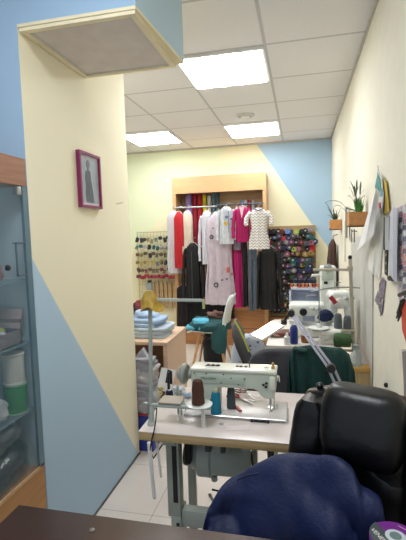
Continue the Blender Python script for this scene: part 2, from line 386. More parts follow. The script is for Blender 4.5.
# ------------------------------------------------------------------ front desk
t = thing('front_desk', 'dark brown desk along the bottom edge of the picture', 'desk', (-.17, .56, 0))
M_dk = wood('dark brown laminate', (66, 44, 38), .3, 0, .12)
MB().rbox((-.74, .18, .722), (XR-.004, .922, .75), .003).build('desktop', M_dk, t)
for x in (-.72, XR-.03): MB().box((x, .22, 0), (x+.022, .88, .722)).build('side_panel', M_dk, t)
MB().lathe([(.0065, 0), (.0065, .0015), (.004, .002), (.0035, .0008)], (-.498, .869, .75), n=18).build('screw_cap', M_steel, t)
t = thing('label_spool', 'purple topped spool with a white centre at the right end of the front desk', 'spool', (.182, .868, .75))
SX, SY, ST = .184, .868, .832
MB().lathe([(.046, 0), (.05, .003), (.05, .079), (.046, .082)], (SX, SY, .75), n=40).build('roll', mat('purple roll', (120, 44, 140), .45), t)
MB().lathe([(.020, 0), (.020, .0012), (.012, .0016)], (SX, SY, ST), n=24).build('centre', mat('white centre', (206, 216, 220), .5), t)
MB().lathe([(.0115, 0), (.0115, .001)], (SX, SY, ST+.0012), n=24).build('hole', mat('grey green hole', (110, 130, 128), .6), t)
sec = [(SX+.0495*math.cos(a), SY+.0495*math.sin(a), ST) for a in [PI*.72+k*PI*.75/12 for k in range(13)]] + [(SX-.004, SY-.022, ST), (SX-.019, SY+.012, ST)]
MB().prism(sec, (0, 0, .0008)).build('label', mat('dark grey label', (72, 82, 84), .5), t)
text_on(t, 'VENERA', .014, (SX-.031, SY-.008, ST+.001), (.45, -.85, 0), (.85, .45, 0), M_white, 'lettering', .0003)
MB().box((SX+.022, SY+.012, ST), (SX+.024, SY+.04, ST+.0006), rot=(0, 0, .9)).box((SX+.026, SY-.02, ST), (SX+.0275, SY+.02, ST+.0006), rot=(0, 0, .8)).build('stripe', mat('pale pink stripe', (220, 170, 214), .5), t)

# ------------------------------------------------------------------ near sewing table
TX0, TX1, TY0, TY1, TZ = -.572, .36, 1.355, 1.80, .76
t = thing('sewing_table', 'white topped sewing table with birch edge and grey steel legs, nearest the camera', 'sewing table', (-.1, 1.55, 0))
MB().rbox((TX0, TY0, TZ-.034), (TX1, TY1, TZ-.002), .003).build('edge', wood('birch ply edge', (190, 162, 116), .6, 0), t)
MB().rbox((TX0, TY0-.001, TZ-.004), (TX1, TY1, TZ), .0015).build('tabletop', mat('white laminate', (226, 214, 208), .28, var=.02), t)
for x in (-.482, -.205):
    lg = MB()
    if x < -.4:
        lg.rbox((x-.012, 1.42, .40), (x+.038, 1.47, .726), .004); lg.rbox((x-.002, 1.42, .02), (x+.038, 1.50, .42), .004)
        lg.rbox((x-.012, 1.36, 0), (x+.038, 1.76, .03), .006).rbox((x, 1.66, .03), (x+.03, 1.70, .726), .004).rbox((x-.012, 1.38, .70), (x+.038, 1.76, .726), .004)
    else:
        lg.rbox((x, 1.435, .03), (x+.024, 1.46, .726), .004).rbox((x, 1.66, .03), (x+.024, 1.685, .726), .004).rbox((x, 1.36, 0), (x+.03, 1.76, .03), .006).rbox((x, 1.38, .70), (x+.024, 1.76, .726), .004)
    lg.build('leg', M_greysteel, t)
MB().box((-.470, 1.418, .46), (-.452, 1.4195, .68)).box((-.462, 1.418, .10), (-.450, 1.4195, .38)).build('slot', mat('dark slot', (30, 32, 32), .6), t)
MB().rbox((-.444, 1.43, .36), (-.205, 1.47, .425), .004).build('crossbar', M_greysteel, t)
MB().tube([(-.30, 1.5, .425), (-.30, 1.5, .47), (-.34, 1.5, .475)], .004).build('bracket', M_black, t)
# slot cut in the table top
MB().box((-.452, 1.51, TZ), (-.432, 1.60, TZ+.0008), rot=(0, 0, .12)).build('belt_slot', mat('dark slot brown', (58, 46, 42), .7), t)
for px, py in ((199, 415), (217, 418), (222, 424)):
    q = at(px, py, 'Z', TZ)
    if px != 217: MB().lathe([(.010, 0), (.010, .001), (.006, .0015)], (q.x, q.y, TZ), n=16).build('screw_cap', M_steel, t)
text = None
# treadle, belt guard, motor
t = thing('treadle', 'dark treadle pedal with thin rod under the near sewing table', 'pedal', (-.33, 1.58, 0))
MB().box((-.44, 1.48, .06), (-.21, 1.68, .075), rot=(.15, 0, 0)).build('pedal', M_black, t)
MB().tube([(-.36, 1.56, .07), (-.345, 1.54, .40), (-.355, 1.52, .44)], .006).build('rod', M_steel, t)
t = thing('machine_motor', 'grey green electric motor hanging under the near sewing table', 'motor', (-.33, 1.56, .726))
M_mot = mat('motor grey green', (176, 188, 182), .45)
MB().lathe([(.035, 0), (.055, .012), (.06, .03), (.076, .036), (.080, .04), (.080, .088), (.071, .094), (.069, .20), (.055, .225), (.02, .23)], (-.435, 1.56, .578), (1, 0, 0), 32).build('housing', M_mot, t)
f_ = MB()
for k in range(7):
    a = -PI*.15 - k*PI*.12
    f_.box((-.335, 1.56+.066*math.cos(a)-.002, .578+.068*math.sin(a)-.002), (-.215, 1.56+.066*math.cos(a)+.002, .578+.068*math.sin(a)+.002))
f_.build('cooling_fin', M_mot, t)
MB().rbox((-.37, 1.50, .62), (-.27, 1.60, .68), .006).rbox((-.36, 1.53, .66), (-.24, 1.62, .726), .004).build('mounting', M_mot, t)
MB().rbox((-.36, 1.478, .635), (-.335, 1.50, .70), .004).rbox((-.30, 1.478, .635), (-.28, 1.50, .70), .004).build('terminal_clamp', mat('dark grey clamp', (70, 76, 74), .5), t)
MB().lathe([(.02, 0), (.045, .004), (.045, .016), (.02, .02)], (-.462, 1.56, .578), (1, 0, 0), 24).build('pulley', M_black, t)
MB().lathe([(.013, 0), (.013, .02)], (-.34, 1.55, .502), (0, 0, -1), 10).build('drain_plug', M_mot, t)
MB().tube([(-.225, 1.50, .69), (-.20, 1.48, .685), (-.18, 1.46, .65), (-.165, 1.43, .58), (-.17, 1.42, .50)], .005).build('cable', M_black, t)
t = thing('belt_guard', 'black drive belt guard beside the motor under the near table', 'belt guard', (-.455, 1.52, .726))
MB().rbox((-.440, 1.475, .58), (-.415, 1.52, .726), .006).build('cover', M_black, t)
MB().tube([(-.448, 1.54, .56), (-.446, 1.53, .726)], .006).tube([(-.448, 1.61, .56), (-.446, 1.62, .726)], .006).build('belt', M_black, t)

# ------------------------------------------------------------------ near sewing machine
t = thing('sewing_machine', 'pale green white industrial sewing machine on the near white table', 'sewing machine', (-.27, 1.58, TZ))
M_mach = mat('pale green enamel', (194, 202, 188), .35, var=.02, coat=.3)
M_machl = mat('cream white enamel', (222, 224, 208), .35, var=.02, coat=.3)
MB().rbox((-.445, 1.50, TZ+.001), (-.055, 1.68, TZ+.010), .004).build('bed', mat('bed plate', (214, 208, 204), .3), t)
bd = MB().tube([(-.40, 1.497, TZ+.012), (-.055, 1.497, TZ+.012), (-.052, 1.50, TZ+.012), (-.052, 1.60, TZ+.014)], .0028, 6)
bd.build('bed_rim', M_steel, t)
YF, YK = 1.545, 1.625
out = [(-.435, TZ+.010), (-.325, TZ+.010), (-.325, .846), (-.315, .858), (-.180, .858), (-.166, .850), (-.150, .822), (-.138, .812), (-.108, .812), (-.100, .822), (-.094, .858), (-.093, .935), (-.10, .944), (-.425, .944), (-.435, .935)]
b_ = MB().prism([(x, YF, z) for x, z in out], (0, YK-YF, 0))
bo = b_.build('body', M_mach, t, 30)
bv = bo.modifiers.new('bevel', 'BEVEL'); bv.width = .007; bv.segments = 3; bv.limit_method = 'ANGLE'
MB().rbox((-.438, YF-.004, .938), (-.090, YK+.004, .956), .006, 3).build('top_cover', M_machl, t)
MB().rbox((-.118, YF-.008, .862), (-.096, YF, .93), .004).build('face_plate', M_machl, t)
MB().rbox((-.41, YF-.003, .878), (-.215, YF, .926), .002).build('side_plate', mat('enamel plate', (182, 194, 180), .35, coat=.3), t)
text_on(t, 'MILLOEM', .0155, (-.362, YF-.0042, .905), (1, 0, 0), (0, 0, 1), mat('dark green print', (30, 92, 62), .5), 'lettering')
MB().lathe([(.018, 0), (.026, .004), (.026, .014), (.012, .018)], (-.455, 1.585, .905), (1, 0, 0), 24).lathe([(.048, 0), (.053, .006), (.053, .016), (.046, .022)], (-.485, 1.585, .905), (1, 0, 0), 36).build('handwheel', mat('grey handwheel', (150, 156, 150), .35, .3), t)
MB().lathe([(.03, 0), (.036, .006), (.036, .014), (.028, .018)], (-.500, 1.585, .905), (1, 0, 0), 28).build('wheel_hub', M_steel, t)
MB().tube([(-.118, 1.58, .815), (-.118, 1.58, .79)], .0045).tube([(-.118, 1.58, .79), (-.118, 1.58, .768)], .0022).build('needle_bar', M_steel, t)
MB().rbox((-.124, 1.568, .770), (-.110, 1.592, .775), .002).box((-.106, 1.586, .772), (-.102, 1.592, .82)).build('presser_foot', M_steel, t)
for k, (x, z) in enumerate([(-.130, .895), (-.142, .885), (-.132, .876)]):
    MB().lathe([(.0055, 0), (.0055, .004), (.003, .007)], (x, YF-.001, z), (0, -1, 0), 14).build('tension_screw', M_black, t)
for x, z in [(-.42, .93), (-.37, .93), (-.30, .93), (-.27, .912), (-.31, .885), (-.40, .852), (-.375, .80), (-.355, .80), (-.215, .912), (-.24, .88)]:
    MB().lathe([(.0032, 0), (.0032, .003)], (x, YF-.002, z), (0, -1, 0), 10).build('bolt', M_black, t)
MB().tube([(-.200, 1.58, .955), (-.200, 1.58, .985)], .0022).build('thread_pin', mat('brown pin', (110, 76, 52), .4), t)
MB().lathe([(.007, 0), (.008, .012), (.005, .015), (.0055, .03), (.002, .032)], (-.106, 1.58, .955), n=14).build('pressure_knob', mat('brass knob', (176, 142, 84), .35, .6), t)
MB().lathe([(.008, 0), (.008, .006), (.003, .009)], (-.135, 1.59, .955), n=14).build('oil_cap', M_white, t)
c_ = MB()
for x in (-.37, -.35, -.33): c_.lathe([(.010, 0), (.010, .004), (.004, .008)], (x, 1.585, .955), n=14)
c_.tube([(-.38, 1.57, .96), (-.32, 1.57, .964)], .002)
c_.build('winder_disc', M_black, t)
c_ = MB()
for x in (-.235, -.215, -.25): c_.lathe([(.007, 0), (.007, .005)], (x, 1.585, .955), n=12)
c_.build('thread_guide', mat('brown guide', (84, 62, 52), .4), t)
MB().rbox((-.094, 1.56, .90), (-.086, 1.60, .915), .002).tube([(-.092, 1.57, .925), (-.082, 1.555, .93), (-.08, 1.553, .90)], .0022).build('take_up_lever', M_machl, t)
MB().rbox((-.135, 1.60, TZ+.010), (-.09, 1.64, TZ+.0115), .001).build('needle_plate', M_steel, t)
MB().rbox((-.175, 1.488, TZ+.003), (-.125, 1.494, TZ+.009), .002).lathe([(.005, 0), (.005, .004)], (-.18, 1.492, TZ+.006), (0, -1, 0), 10).lathe([(.005, 0), (.005, .004)], (-.12, 1.492, TZ+.006), (0, -1, 0), 10).build('bed_latch', M_black, t)
base_ = s_world(t)
for ch in t.children:                # final proportions of the machine
    if ch.name.startswith('bed'): continue
    for v in ch.data.vertices:
        zw = v.co.z+base_.z; xw = v.co.x+base_.x
        if zw > .812: zw = .830+(zw-.812)*.75
        elif zw > .775: zw = .775+(zw-.775)*(.055/.037)
        v.co.z = zw-base_.z; v.co.x = -.09+(xw+.09)*.96-base_.x
# winder frame between handwheel and plate
MB().tube([(-.47, 1.52, TZ), (-.47, 1.52, .875)], .005).tube([(-.47, 1.52, .80), (-.44, 1.51, .80)], .006).tube([(-.455, 1.51, TZ), (-.455, 1.51, .86)], .004).rbox((-.478, 1.505, .79), (-.446, 1.53, .812), .003).build('bobbin_winder', M_greysteel, t)

# ------------------------------------------------------------------ thread stand on the near table
t = thing('thread_stand', 'grey green thread stand with tall post at the left end of the near table', 'thread stand', (-.541, 1.41, TZ))
px_, py_ = -.541, 1.41
MB().lathe([(.016, 0), (.014, .008), (.011, .012), (.011, .07), (.009, .074)], (px_, py_, TZ), n=16).build('foot', M_greysteel, t)
MB().tube([(px_, py_, TZ+.06), (px_+.014, py_, 1.245)], .0075, 10).build('post', M_greysteel, t)
MB().tube([(px_+.012, py_, 1.228), (-.335, py_+.01, 1.225)], .0065, 4).build('arm', M_greysteel, t)
MB().box((-.336, py_+.002, 1.196), (-.330, py_+.018, 1.228)).build('hook', mat('pale yellow green tip', (170, 180, 120), .5), t)
MB().rbox((px_-.02, py_-.008, .831), (-.352, py_+.008, .843), .003).build('lower_arm', M_greysteel, t)
MB().lathe([(.014, 0), (.014, .01)], (px_-.015, py_-.01, .837), (0, -1, 0), 12).build('clamp_knob', M_steel, t)
MB().rbox((px_+.03, py_-.01, .845), (-.425, py_+.06, .853), .006).build('tray_plate', mat('grey brown plate', (172, 160, 142), .5), t)
MB().lathe([(.02, 0), (.046, .002), (.048, .006), (.044, .007), (.02, .004)], (-.362, py_+.02, .838), n=32).build('cone_plate', M_offw, t)
MB().lathe([(.008, 0), (.006, .085)], (-.346, py_+.01, TZ), n=12).build('plate_foot', M_offw, t)
tag(MB().lathe([(.013, 0), (.0235, .001), (.0235, .010), (.022, .03), (.0225, .05), (.019, .078), (.016, .086), (.008, .088)], (-.366, py_+.02, .845), n=24).build('thread_cone', mat('brown thread', (84, 50, 38), .85, bump=.8, bscale=250)),
    'dark brown thread cone standing on the round white plate', 'thread cone', 'thread cones on the near table')
def cone(x, y, z, r, h, m, label, tip=None):
    t = thing('thread_cone', label, 'thread cone', (x, y, z), 'thread cones on the near table')
    MB().lathe([(r*.4, 0), (r, .002), (r*1.02, h*.1), (r*.95, h*.4), (r*.85, h*.8), (r*.7, h*.93), (r*.3, h*.95)], (x, y, z), n=24).build('winding', m, t)
    MB().lathe([(r*.45, 0), (r*.36, h*.12)], (x, y, z+h*.93), n=16).build('cone_core', tip or M_white, t)
q = at(216, 416, 'Z', TZ); cone(q.x, q.y+.005, TZ, .0205, .100, mat('teal thread', (18, 128, 160), .8, bump=.8, bscale=250), 'bright teal thread cone standing on the near table in front of the machine', mat('cream core', (196, 196, 150), .5))
q = at(231, 409, 'Z', TZ+.01); cone(q.x, q.y+.008, TZ+.0105, .0175, .090, mat('slate thread', (68, 78, 84), .8, bump=.8, bscale=250), 'slate grey thread cone standing right of the teal one')
q = at(169, 402, 'Z', TZ); cone(q.x, q.y+.01, TZ, .017, .05, mat('navy thread', (28, 34, 66), .8, bump=.8, bscale=250), 'small navy thread cone under the black spindle at the table left')
tag(MB().lathe([(.006, 0), (.006, .075)], (q.x-.002, q.y+.01, TZ+.051), n=10).build('black_spindle', M_black), 'upright black spindle above the small navy cone', 'spindle')
# gold cap hung on the post, cable, hanging strings
b_ = MB(); cx, cy_ = px_+.012, py_
rs = []
for k in range(9):
    u = k/8; z = 1.262-.066*u; w = .010+.032*u**.75; dd = .010+.026*u
    rs.append([(cx-.004+.010*u+w*math.cos(a)*(1+.12*math.sin(3*a+k)), cy_-.004+dd*math.sin(a)*(1+.10*math.sin(5*a)), z+.010*math.sin(3*a)*u) for a in [2*PI*j/24 for j in range(24)]])
b_.rings(rs)
tag(b_.build('gold_cloth', mat('old gold satin', (170, 138, 48), .45, var=.3, scale=40, bump=.6, bscale=40)), 'gold yellow satin cloth cap draped over the top of the thread stand post', 'cloth')
q0 = at(157, 409, 'Y', 1.40)
tag(MB().tube([(q0.x, 1.398, .83), (q0.x+.004, 1.375, .80), (q0.x+.003, 1.355, .768), (q0.x-.002, 1.345, .745), (q0.x-.012, 1.344, .70), (q0.x-.006, 1.36, .66), (q0.x+.02, 1.42, .70)], .0026, 6).build('black_cable', M_black), 'thin black cable drooping over the front edge of the near table', 'cable')
tag(MB().tube([(-.530, 1.348, .725), (-.524, 1.35, .60), (-.520, 1.352, .515)], .0075, 6).build('grey_strap', mat('translucent strap', (240, 240, 238), .4)), 'grey thin strap hanging below the near table at its left end', 'strap')
tag(MB().tube([(-.510, 1.37, .725), (-.506, 1.375, .66), (-.502, 1.38, .58)], .005, 6).build('grey_strap', mat('translucent strap', (240, 240, 238), .4)), 'shorter grey strap hanging beside the long one under the near table', 'strap')

# scissors behind the cones
M_red = mat('red handle', (150, 28, 36), .4)
def scissors(x, y, z, ang, s, label, hm):
    t = thing('scissors', label, 'scissors', (x, y, z), 'scissors on the near table')
    R = Matrix.Rotation(ang, 3, 'Z'); T = lambda p: R @ (Vector(p)*s)+Vector((x, y, z))
    for sg in (-1, 1):
        MB().prism([T(p) for p in ((-.01, .004*sg, .003), (.10, .020*sg, .003), (.10, .016*sg, .003), (0, -.006*sg, .003))], (0, 0, .003)).build('blade', M_steel, t)
        c = (-.05, -.020*sg)
        pts = [T((c[0]+.026*math.cos(a), c[1]+.013*math.sin(a), .006)) for a in [k*2*PI/16 for k in range(17)]]
        MB().tube(pts, .0042*s, 6).tube([T((-.027, -.014*sg, .006)), T((0, .002*sg, .006))], .004*s, 6).build('handle', hm, t)
q = at(240, 399, 'Z', TZ+.012); scissors(q.x, q.y, TZ+.012, -.5, .75, 'red handled scissors behind the slate cone under the machine arm', M_red)
q = at(246, 394, 'Z', TZ+.012); scissors(q.x, q.y, TZ+.013, -.75, .75, 'steel scissors with brown handles nearer the machine head', mat('brown handle', (96, 58, 52), .4))
q = at(238, 410, 'Z', TZ+.012)
tag(MB().rbox((q.x-.006, q.y-.02, TZ+.011), (q.x+.006, q.y+.03, TZ+.019), .003, rot=(0, 0, .6)).build('seam_ripper', M_red), 'small red seam ripper beside the slate cone', 'seam ripper')
q = at(238, 428, 'Z', TZ)
tag(MB().box((q.x-.04, q.y-.018, TZ+.0002), (q.x+.04, q.y+.018, TZ+.0012), rot=(0, 0, .25)).build('paper_slip', mat('paper', (236, 226, 220), .7)), 'small white paper slip lying on the front of the near table', 'paper')
q = at(299, 424, 'Z', TZ)
tag(MB().rbox((q.x-.008, q.y-.02, TZ), (q.x+.03, q.y+.02, TZ+.022), .008).build('blue_clip', mat('cyan plastic', (50, 150, 190), .4)), 'cyan plastic clip on the near table beside the black chair', 'clip')
for px, py, lb, rgb, r in [(177, 396, 'crumpled white tissue on the near table behind the stand', (216, 220, 222), (.03, .02, .016)), (158, 398, 'small cream cloth bundle at the left rear of the near table', (214, 200, 150), (.012, .012, .02)), (186, 400, 'pale blue scrap beside the bobbin winder', (150, 176, 200), (.018, .016, .008))]:
    q = at(px, py, 'Z', TZ)
    tag(MB().blob((q.x, q.y+.03, TZ+r[2]), r, 2.1, r[2]*.9, 60, px).build('cloth_scrap', mat('scrap %d' % px, rgb, .8)), lb, 'scrap')
q = at(160, 398, 'Z', TZ)
t = thing('photo_card', 'white card with black corner leaning at the left rear of near table', 'card', (q.x, q.y, TZ))
MB().box((q.x-.03, 1.74, TZ), (q.x+.035, 1.745, TZ+.10), rot=(-.2, .25, .3)).build('card', M_white, t)
MB().prism([(q.x-.0, 1.735, TZ+.04), (q.x+.03, 1.745, TZ+.03), (q.x+.03, 1.745, TZ+.09), (q.x+.012, 1.738, TZ+.10)], (0, .003, 0)).build('corner', M_black, t)

# ------------------------------------------------------------------ black leather chair
M_lea = mat('black leather', (8, 8, 11), .36, var=.15, bump=.16, bscale=30)
chx, chy = .150, 1.150; ang = math.radians(-27)
t = thing('office_chair', 'black leather office chair with headrest between front desk and near sewing table', 'office chair', (chx, chy, 0))
Rz = Matrix.Rotation(ang, 3, 'Z')
def L2(p): return Rz @ Vector(p) + Vector((chx, chy, 0))
def cushion(name, c, r, tilt, p=4, nz=.006, ns=14, seed=1, m=M_lea, par=t, n=48):
    b = MB().blob((0, 0, 0), r, p, nz, ns, seed, n=n, m=28)
    Rt = Matrix.Rotation(tilt, 3, 'X')
    b.v = [L2(Rt @ q + Vector(c)) for q in b.v]
    return b.build(name, m, par, 60)
# backrest: shell, two side wings, central panel, pillow headrest
def slab(name, prof, y0, th, p=5, seed=1, nz=.004):
    """padded panel from rows of (z, x0, x1, y)"""
    rs = []
    for z, xa, xb, yy in prof:
        cx_, w = (xa+xb)/2, (xb-xa)/2
        ring = []
        for k in range(40):
            a = 2*PI*k/40; e = 2/p
            x = cx_+w*math.copysign(abs(math.cos(a))**e, math.cos(a)); y = yy+y0+th*math.copysign(abs(math.sin(a))**(2/2.6), math.sin(a))
            d = nz*.7*noise.fractal(Vector((x*7, y*7+seed, z*26)), 1, 2, 2)
            ring.append(L2((x, y+d, z)))
        rs.append(ring)
    return MB().rings(rs).build(name, M_lea, t, 60)
Z = lambda a, b, n: [a+(b-a)*k/n for k in range(n+1)]
def rows(z0, z1, xa, xb, n=22, top=.03, curve=.0):
    r = []
    for k, z in enumerate(Z(z0, z1, n)):
        u = k/n; e = min(1, (1-u)/.10, u/.08+.4); e = math.sqrt(max(0, 1-(1-min(1, e))**2)) if e < 1 else 1
        w = (xb(z)-xa(z))/2; c = (xb(z)+xa(z))/2
        r.append((z, c-w*(.6+.4*e), c+w*(.6+.4*e), -.16*(z1-z)*.9))
    return r
# the back leans: lower part is nearer the front desk
slab('back_shell', rows(.46, 1.01, lambda z: -.172-.05*(1-(z-.46)/.6), lambda z: .225+.05*(1-(z-.46)/.6)), .045, .035)
slab('side_wing', rows(.50, .985, lambda z: -.172-.05*(1-(z-.5)/.5), lambda z: -.075-.02*(1-(z-.5)/.5)), -.005, .045, 3.2, 3)
slab('side_wing', rows(.50, .995, lambda z: .125, lambda z: .215+.05*(1-(z-.5)/.5)), -.005, .05, 3.2, 4)
slab('lower_cushion', rows(.50, .86, lambda z: -.098, lambda z: .14), -.020, .058, 3.6, 6, .007)
slab('middle_cushion', rows(.80, .95, lambda z: -.094, lambda z: .135), -.010, .055, 3.6, 7, .004)
def head_rows():
    r = []
    for k in range(25):
        u = -1+2*k/24; z = .958+.094*math.sin(u*PI/2); e = max(0, math.cos(u*PI/2))**.55
        r.append((z, .024-.108*(.55+.45*e), .024+.108*(.55+.45*e), -.150*(1.055-z), e))
    return r
rs = []
for z, xa, xb, yy, e in head_rows():
    ring = []
    for k in range(40):
        a_ = 2*PI*k/40; x = (xa+xb)/2+(xb-xa)/2*math.copysign(abs(math.cos(a_))**.5, math.cos(a_))
        y = yy-.032+.058*(.12+.88*e)*math.copysign(abs(math.sin(a_))**.8, math.sin(a_))
        d = .003*noise.fractal(Vector((x*9, y*9, z*18)), 1, 2, 2); ring.append(L2((x, y+d, z)))
    rs.append(ring)
MB().rings(rs).build('headrest', M_lea, t, 70)
MB().rbox((-.25, -.42, .40), (.25, -.02, .49), .04, 4).build('tmp', M_lea)
tmp = bpy.data.objects['tmp']; bpy.data.objects.remove(tmp)
b = MB().rbox((-.23, -.36, .40), (.23, .0, .475), .035, 4); b.v = [L2(q) for q in b.v]; b.build('seat', M_lea, t, 60)
for x in (-.235, .262):
    b = MB().tube([(x, -.02, .56), (x, -.04, .60), (x, -.12, .615), (x, -.24, .615), (x, -.29, .58), (x*.9, -.27, .48), (x*.8, -.24, .43)], .017, 10); b.v = [L2(q) for q in b.v]
    if x < 0: b.build('armrest', M_black, t)
b = MB().tube([(0, -.16, .06), (0, -.16, .40)], .028, 14).lathe([(.05, 0), (.05, .05)], (0, -.16, .055)); b.v = [L2(q) for q in b.v]; b.build('gas_lift', M_black, t)
for k in range(5):
    a = k*2*PI/5+.5; ex, ey = .19*math.cos(a), -.16+.19*math.sin(a)
    b = MB().tube([(0, -.16, .09), (ex, ey, .065)], [.022, .014], 10); b.v = [L2(q) for q in b.v]; b.build('base_arm', M_black, t)
    b = MB().lathe([(.026, -.02), (.028, -.015), (.028, .015), (.026, .02)], (ex, ey, .03), (math.cos(a+PI/2), math.sin(a+PI/2), 0), 16); b.v = [L2(q) for q in b.v]; b.build('caster', M_black, t)
for x in (-.125, .17):
    b = MB().lathe([(.009, 0), (.011, .012), (.006, .018)], (x, .03, .998), n=12); b.v = [L2(q) for q in b.v]; b.build('back_button', M_black, t)

# navy work clothes heaped over the seat and armrest
top = [(199, 540, 1.00), (202, 526, 1.02), (206, 505, 1.05), (211, 495, 1.07), (219, 482, 1.08), (230, 473, 1.10), (242, 467, 1.11), (253, 461, 1.11), (271, 454.5, 1.11), (284, 454, 1.10), (295, 456, 1.09), (307, 455.5, 1.07), (318, 457, 1.05), (330, 457, 1.03), (343, 460, 1.01), (353, 467, .995), (358, 478, .985), (362, 486, .98), (371, 490, .975), (380, 496, .97), (383, 506, .965), (379, 522, .955), (382, 540, .95)]
tp = [(at(a, b, 'Y', c)) for a, b, c in top]
def tops(u):
    k = u*(len(tp)-1); i = min(int(k), len(tp)-2); f = k-i
    p0, p1, p2, p3 = tp[max(i-1, 0)], tp[i], tp[i+1], tp[min(i+2, len(tp)-1)]
    return .5*((2*p1)+(p2-p0)*f+(2*p0-5*p1+4*p2-p3)*f*f+(3*p1-p0-3*p2+p3)*f**3)
rs = []; NR = 90
for i in range(NR+1):
    u = i/NR; p = tops(u); zb = .478
    H = max(.02, p.z-zb); ring = []
    for k in range(64):
        a = 2*PI*k/64; ca, sa = math.cos(a), math.sin(a)
        yy = p.y+.002-(.0 if sa >= 0 else .0) + (.07 if ca > 0 else .10)*math.copysign(abs(ca)**.9, ca)*(1-.30*max(0, sa))
        zz = zb + H*(.5+.5*math.copysign(abs(sa)**.8, sa))
        q = Vector((p.x, yy, zz))
        w = max(0, min(1, (zz-zb)/.08))
        wob = noise.noise(Vector((q.x*4, q.y*5, q.z*4)))*.9
        s1 = (q.x*.55+q.z*.83)*26+wob*4.2
        s2 = (q.x*.9-q.z*.44)*17+wob*5+1.3
        m1 = max(0, noise.noise(Vector((q.x*6+3, q.y*5, q.z*6))) + .35)
        fold = (1-abs(math.sin(s1*.5))**.6)*-.034*m1*1.4 + math.sin(s2)*.012 + noise.noise(q*18)*.008 + noise.noise(Vector((q.x*5+q.z*9, q.y*4, q.z*3-q.x*7)))*.016
        nrm = Vector((0, ca, sa*1.0)).normalized()
        top_lock = 1-.55*max(0, sa)**4
        ring.append(q + nrm*(fold*1.6-.010)*w*top_lock)
    rs.append(ring)
t2 = thing('navy_workwear', 'heap of navy blue work clothing piled on the black office chair', 'clothes', (0, 1.05, .478))
MB().rings(rs).build('cloth', mat('navy cotton', (9, 27, 72), .6, var=.1, bump=.2, bscale=90), t2, 70)
q = at(245, 474, 'Y', 1.005)
q = at(251, 476, 'Y', .99)
b = MB().tube([(q.x-.035, q.y-.003, q.z-.012), (q.x-.01, q.y-.003, q.z+.002), (q.x+.02, q.y-.003, q.z+.010)], .0025, 6)
b.build('pocket_seam', mat('darker navy thread', (16, 26, 64), .8), t2)

# ------------------------------------------------------------------ left rear: wooden desk, bin, textiles
DX1, DY0, DZ = -.905, 2.72, .715
t = thing('wooden_desk', 'pale wooden desk with open kneehole behind the cream wall edge', 'desk', (-1.4, 3.0, 0))
M_pd = wood('pale pinkish wood', (208, 176, 148), .5, 0, .1)
MB().rbox((-2.0, DY0, DZ-.025), (DX1, DY0+.50, DZ), .003).build('desktop', M_pd, t)
MB().box((DX1-.035, DY0+.01, 0), (DX1-.004, DY0+.49, DZ-.025)).build('side_panel', M_pd, t)
MB().box((-2.0, DY0+.01, 0), (-1.97, DY0+.49, DZ-.025)).build('side_panel', M_pd, t)
MB().box((-1.97, DY0+.30, .12), (DX1-.035, DY0+.32, DZ-.025)).build('modesty_panel', wood('brown board', (128, 88, 64), .5, 0), t)
def folded(name, c, d, m, label, cat='folded cloth', group=None, rot=0, layers=4, seed=1, par=None):
    """a stack-like folded cloth: rounded layers with a soft noisy surface"""
    b = MB(); h = d[2]/layers
    for k in range(layers):
        s = 1-.06*random.random()
        b.blob((c[0]+.016*random.uniform(-1, 1), c[1], c[2]+h*(k+.5)), (d[0]/2*s, d[1]/2*s, h*.66), 6, h*.75, 11, seed+k, n=48, m=12, rot=(0, 0, rot+random.uniform(-.06, .06)))
    z = min(q.z for q in b.v)
    for q in b.v: q.z = max(q.z, c[2])
    o = b.build(name, m, par, 70)
    if par is None: tag(o, label, cat, group)
    return o
M_den = mat('light blue denim', (150, 172, 200), .85, var=.18, scale=30, bump=.4)
M_den2 = mat('pale blue denim', (178, 192, 204), .85, var=.12, scale=30, bump=.4)
folded('folded_jeans', (-1.12, 2.93, DZ), (.36, .26, .075), M_den2, 'pale blue folded jeans, lower in the pile on the wooden desk', group='folded jeans', layers=3, seed=4)
folded('folded_jeans', (-1.14, 2.93, DZ+.072), (.30, .24, .06), M_den, 'mid blue folded jeans on top of the pile on the wooden desk', group='folded jeans', layers=2, seed=9)
b = MB().blob((-1.12, 2.94, DZ+.145), (.10, .09, .032), 2.3, .015, 16, 8, rot=(0, .2, .3)); tag(b.build('blue_shirt', M_den), 'crumpled blue shirt topping the jeans pile', 'shirt')
tag(MB().rbox((-1.19, 2.875, DZ+.148), (-1.13, 2.91, DZ+.158), .003, rot=(0, -.3, .2)).build('paper_label', mat('pinkish paper', (226, 206, 206), .7)), 'white paper label lying on the blue jeans pile', 'label')
# dark tools at the back left corner
for k, (x, z, rgb, lb) in enumerate([(-1.30, .10, (30, 30, 34), 'black handled tool standing at the rear left of the wooden desk'), (-1.27, .13, (120, 40, 44), 'dark red handled tool standing at the rear left of the wooden desk'), (-1.33, .07, (50, 90, 84), 'green cloth bundle at the rear left of the wooden desk')]):
    tag(MB().blob((x, 3.12, DZ+z/2+.05), (.035, .03, z/2+.05), 2.4, .02, 20, k+3).build('desk_tool', mat('tool %d' % rgb[0], rgb, .6)), lb, 'tool')
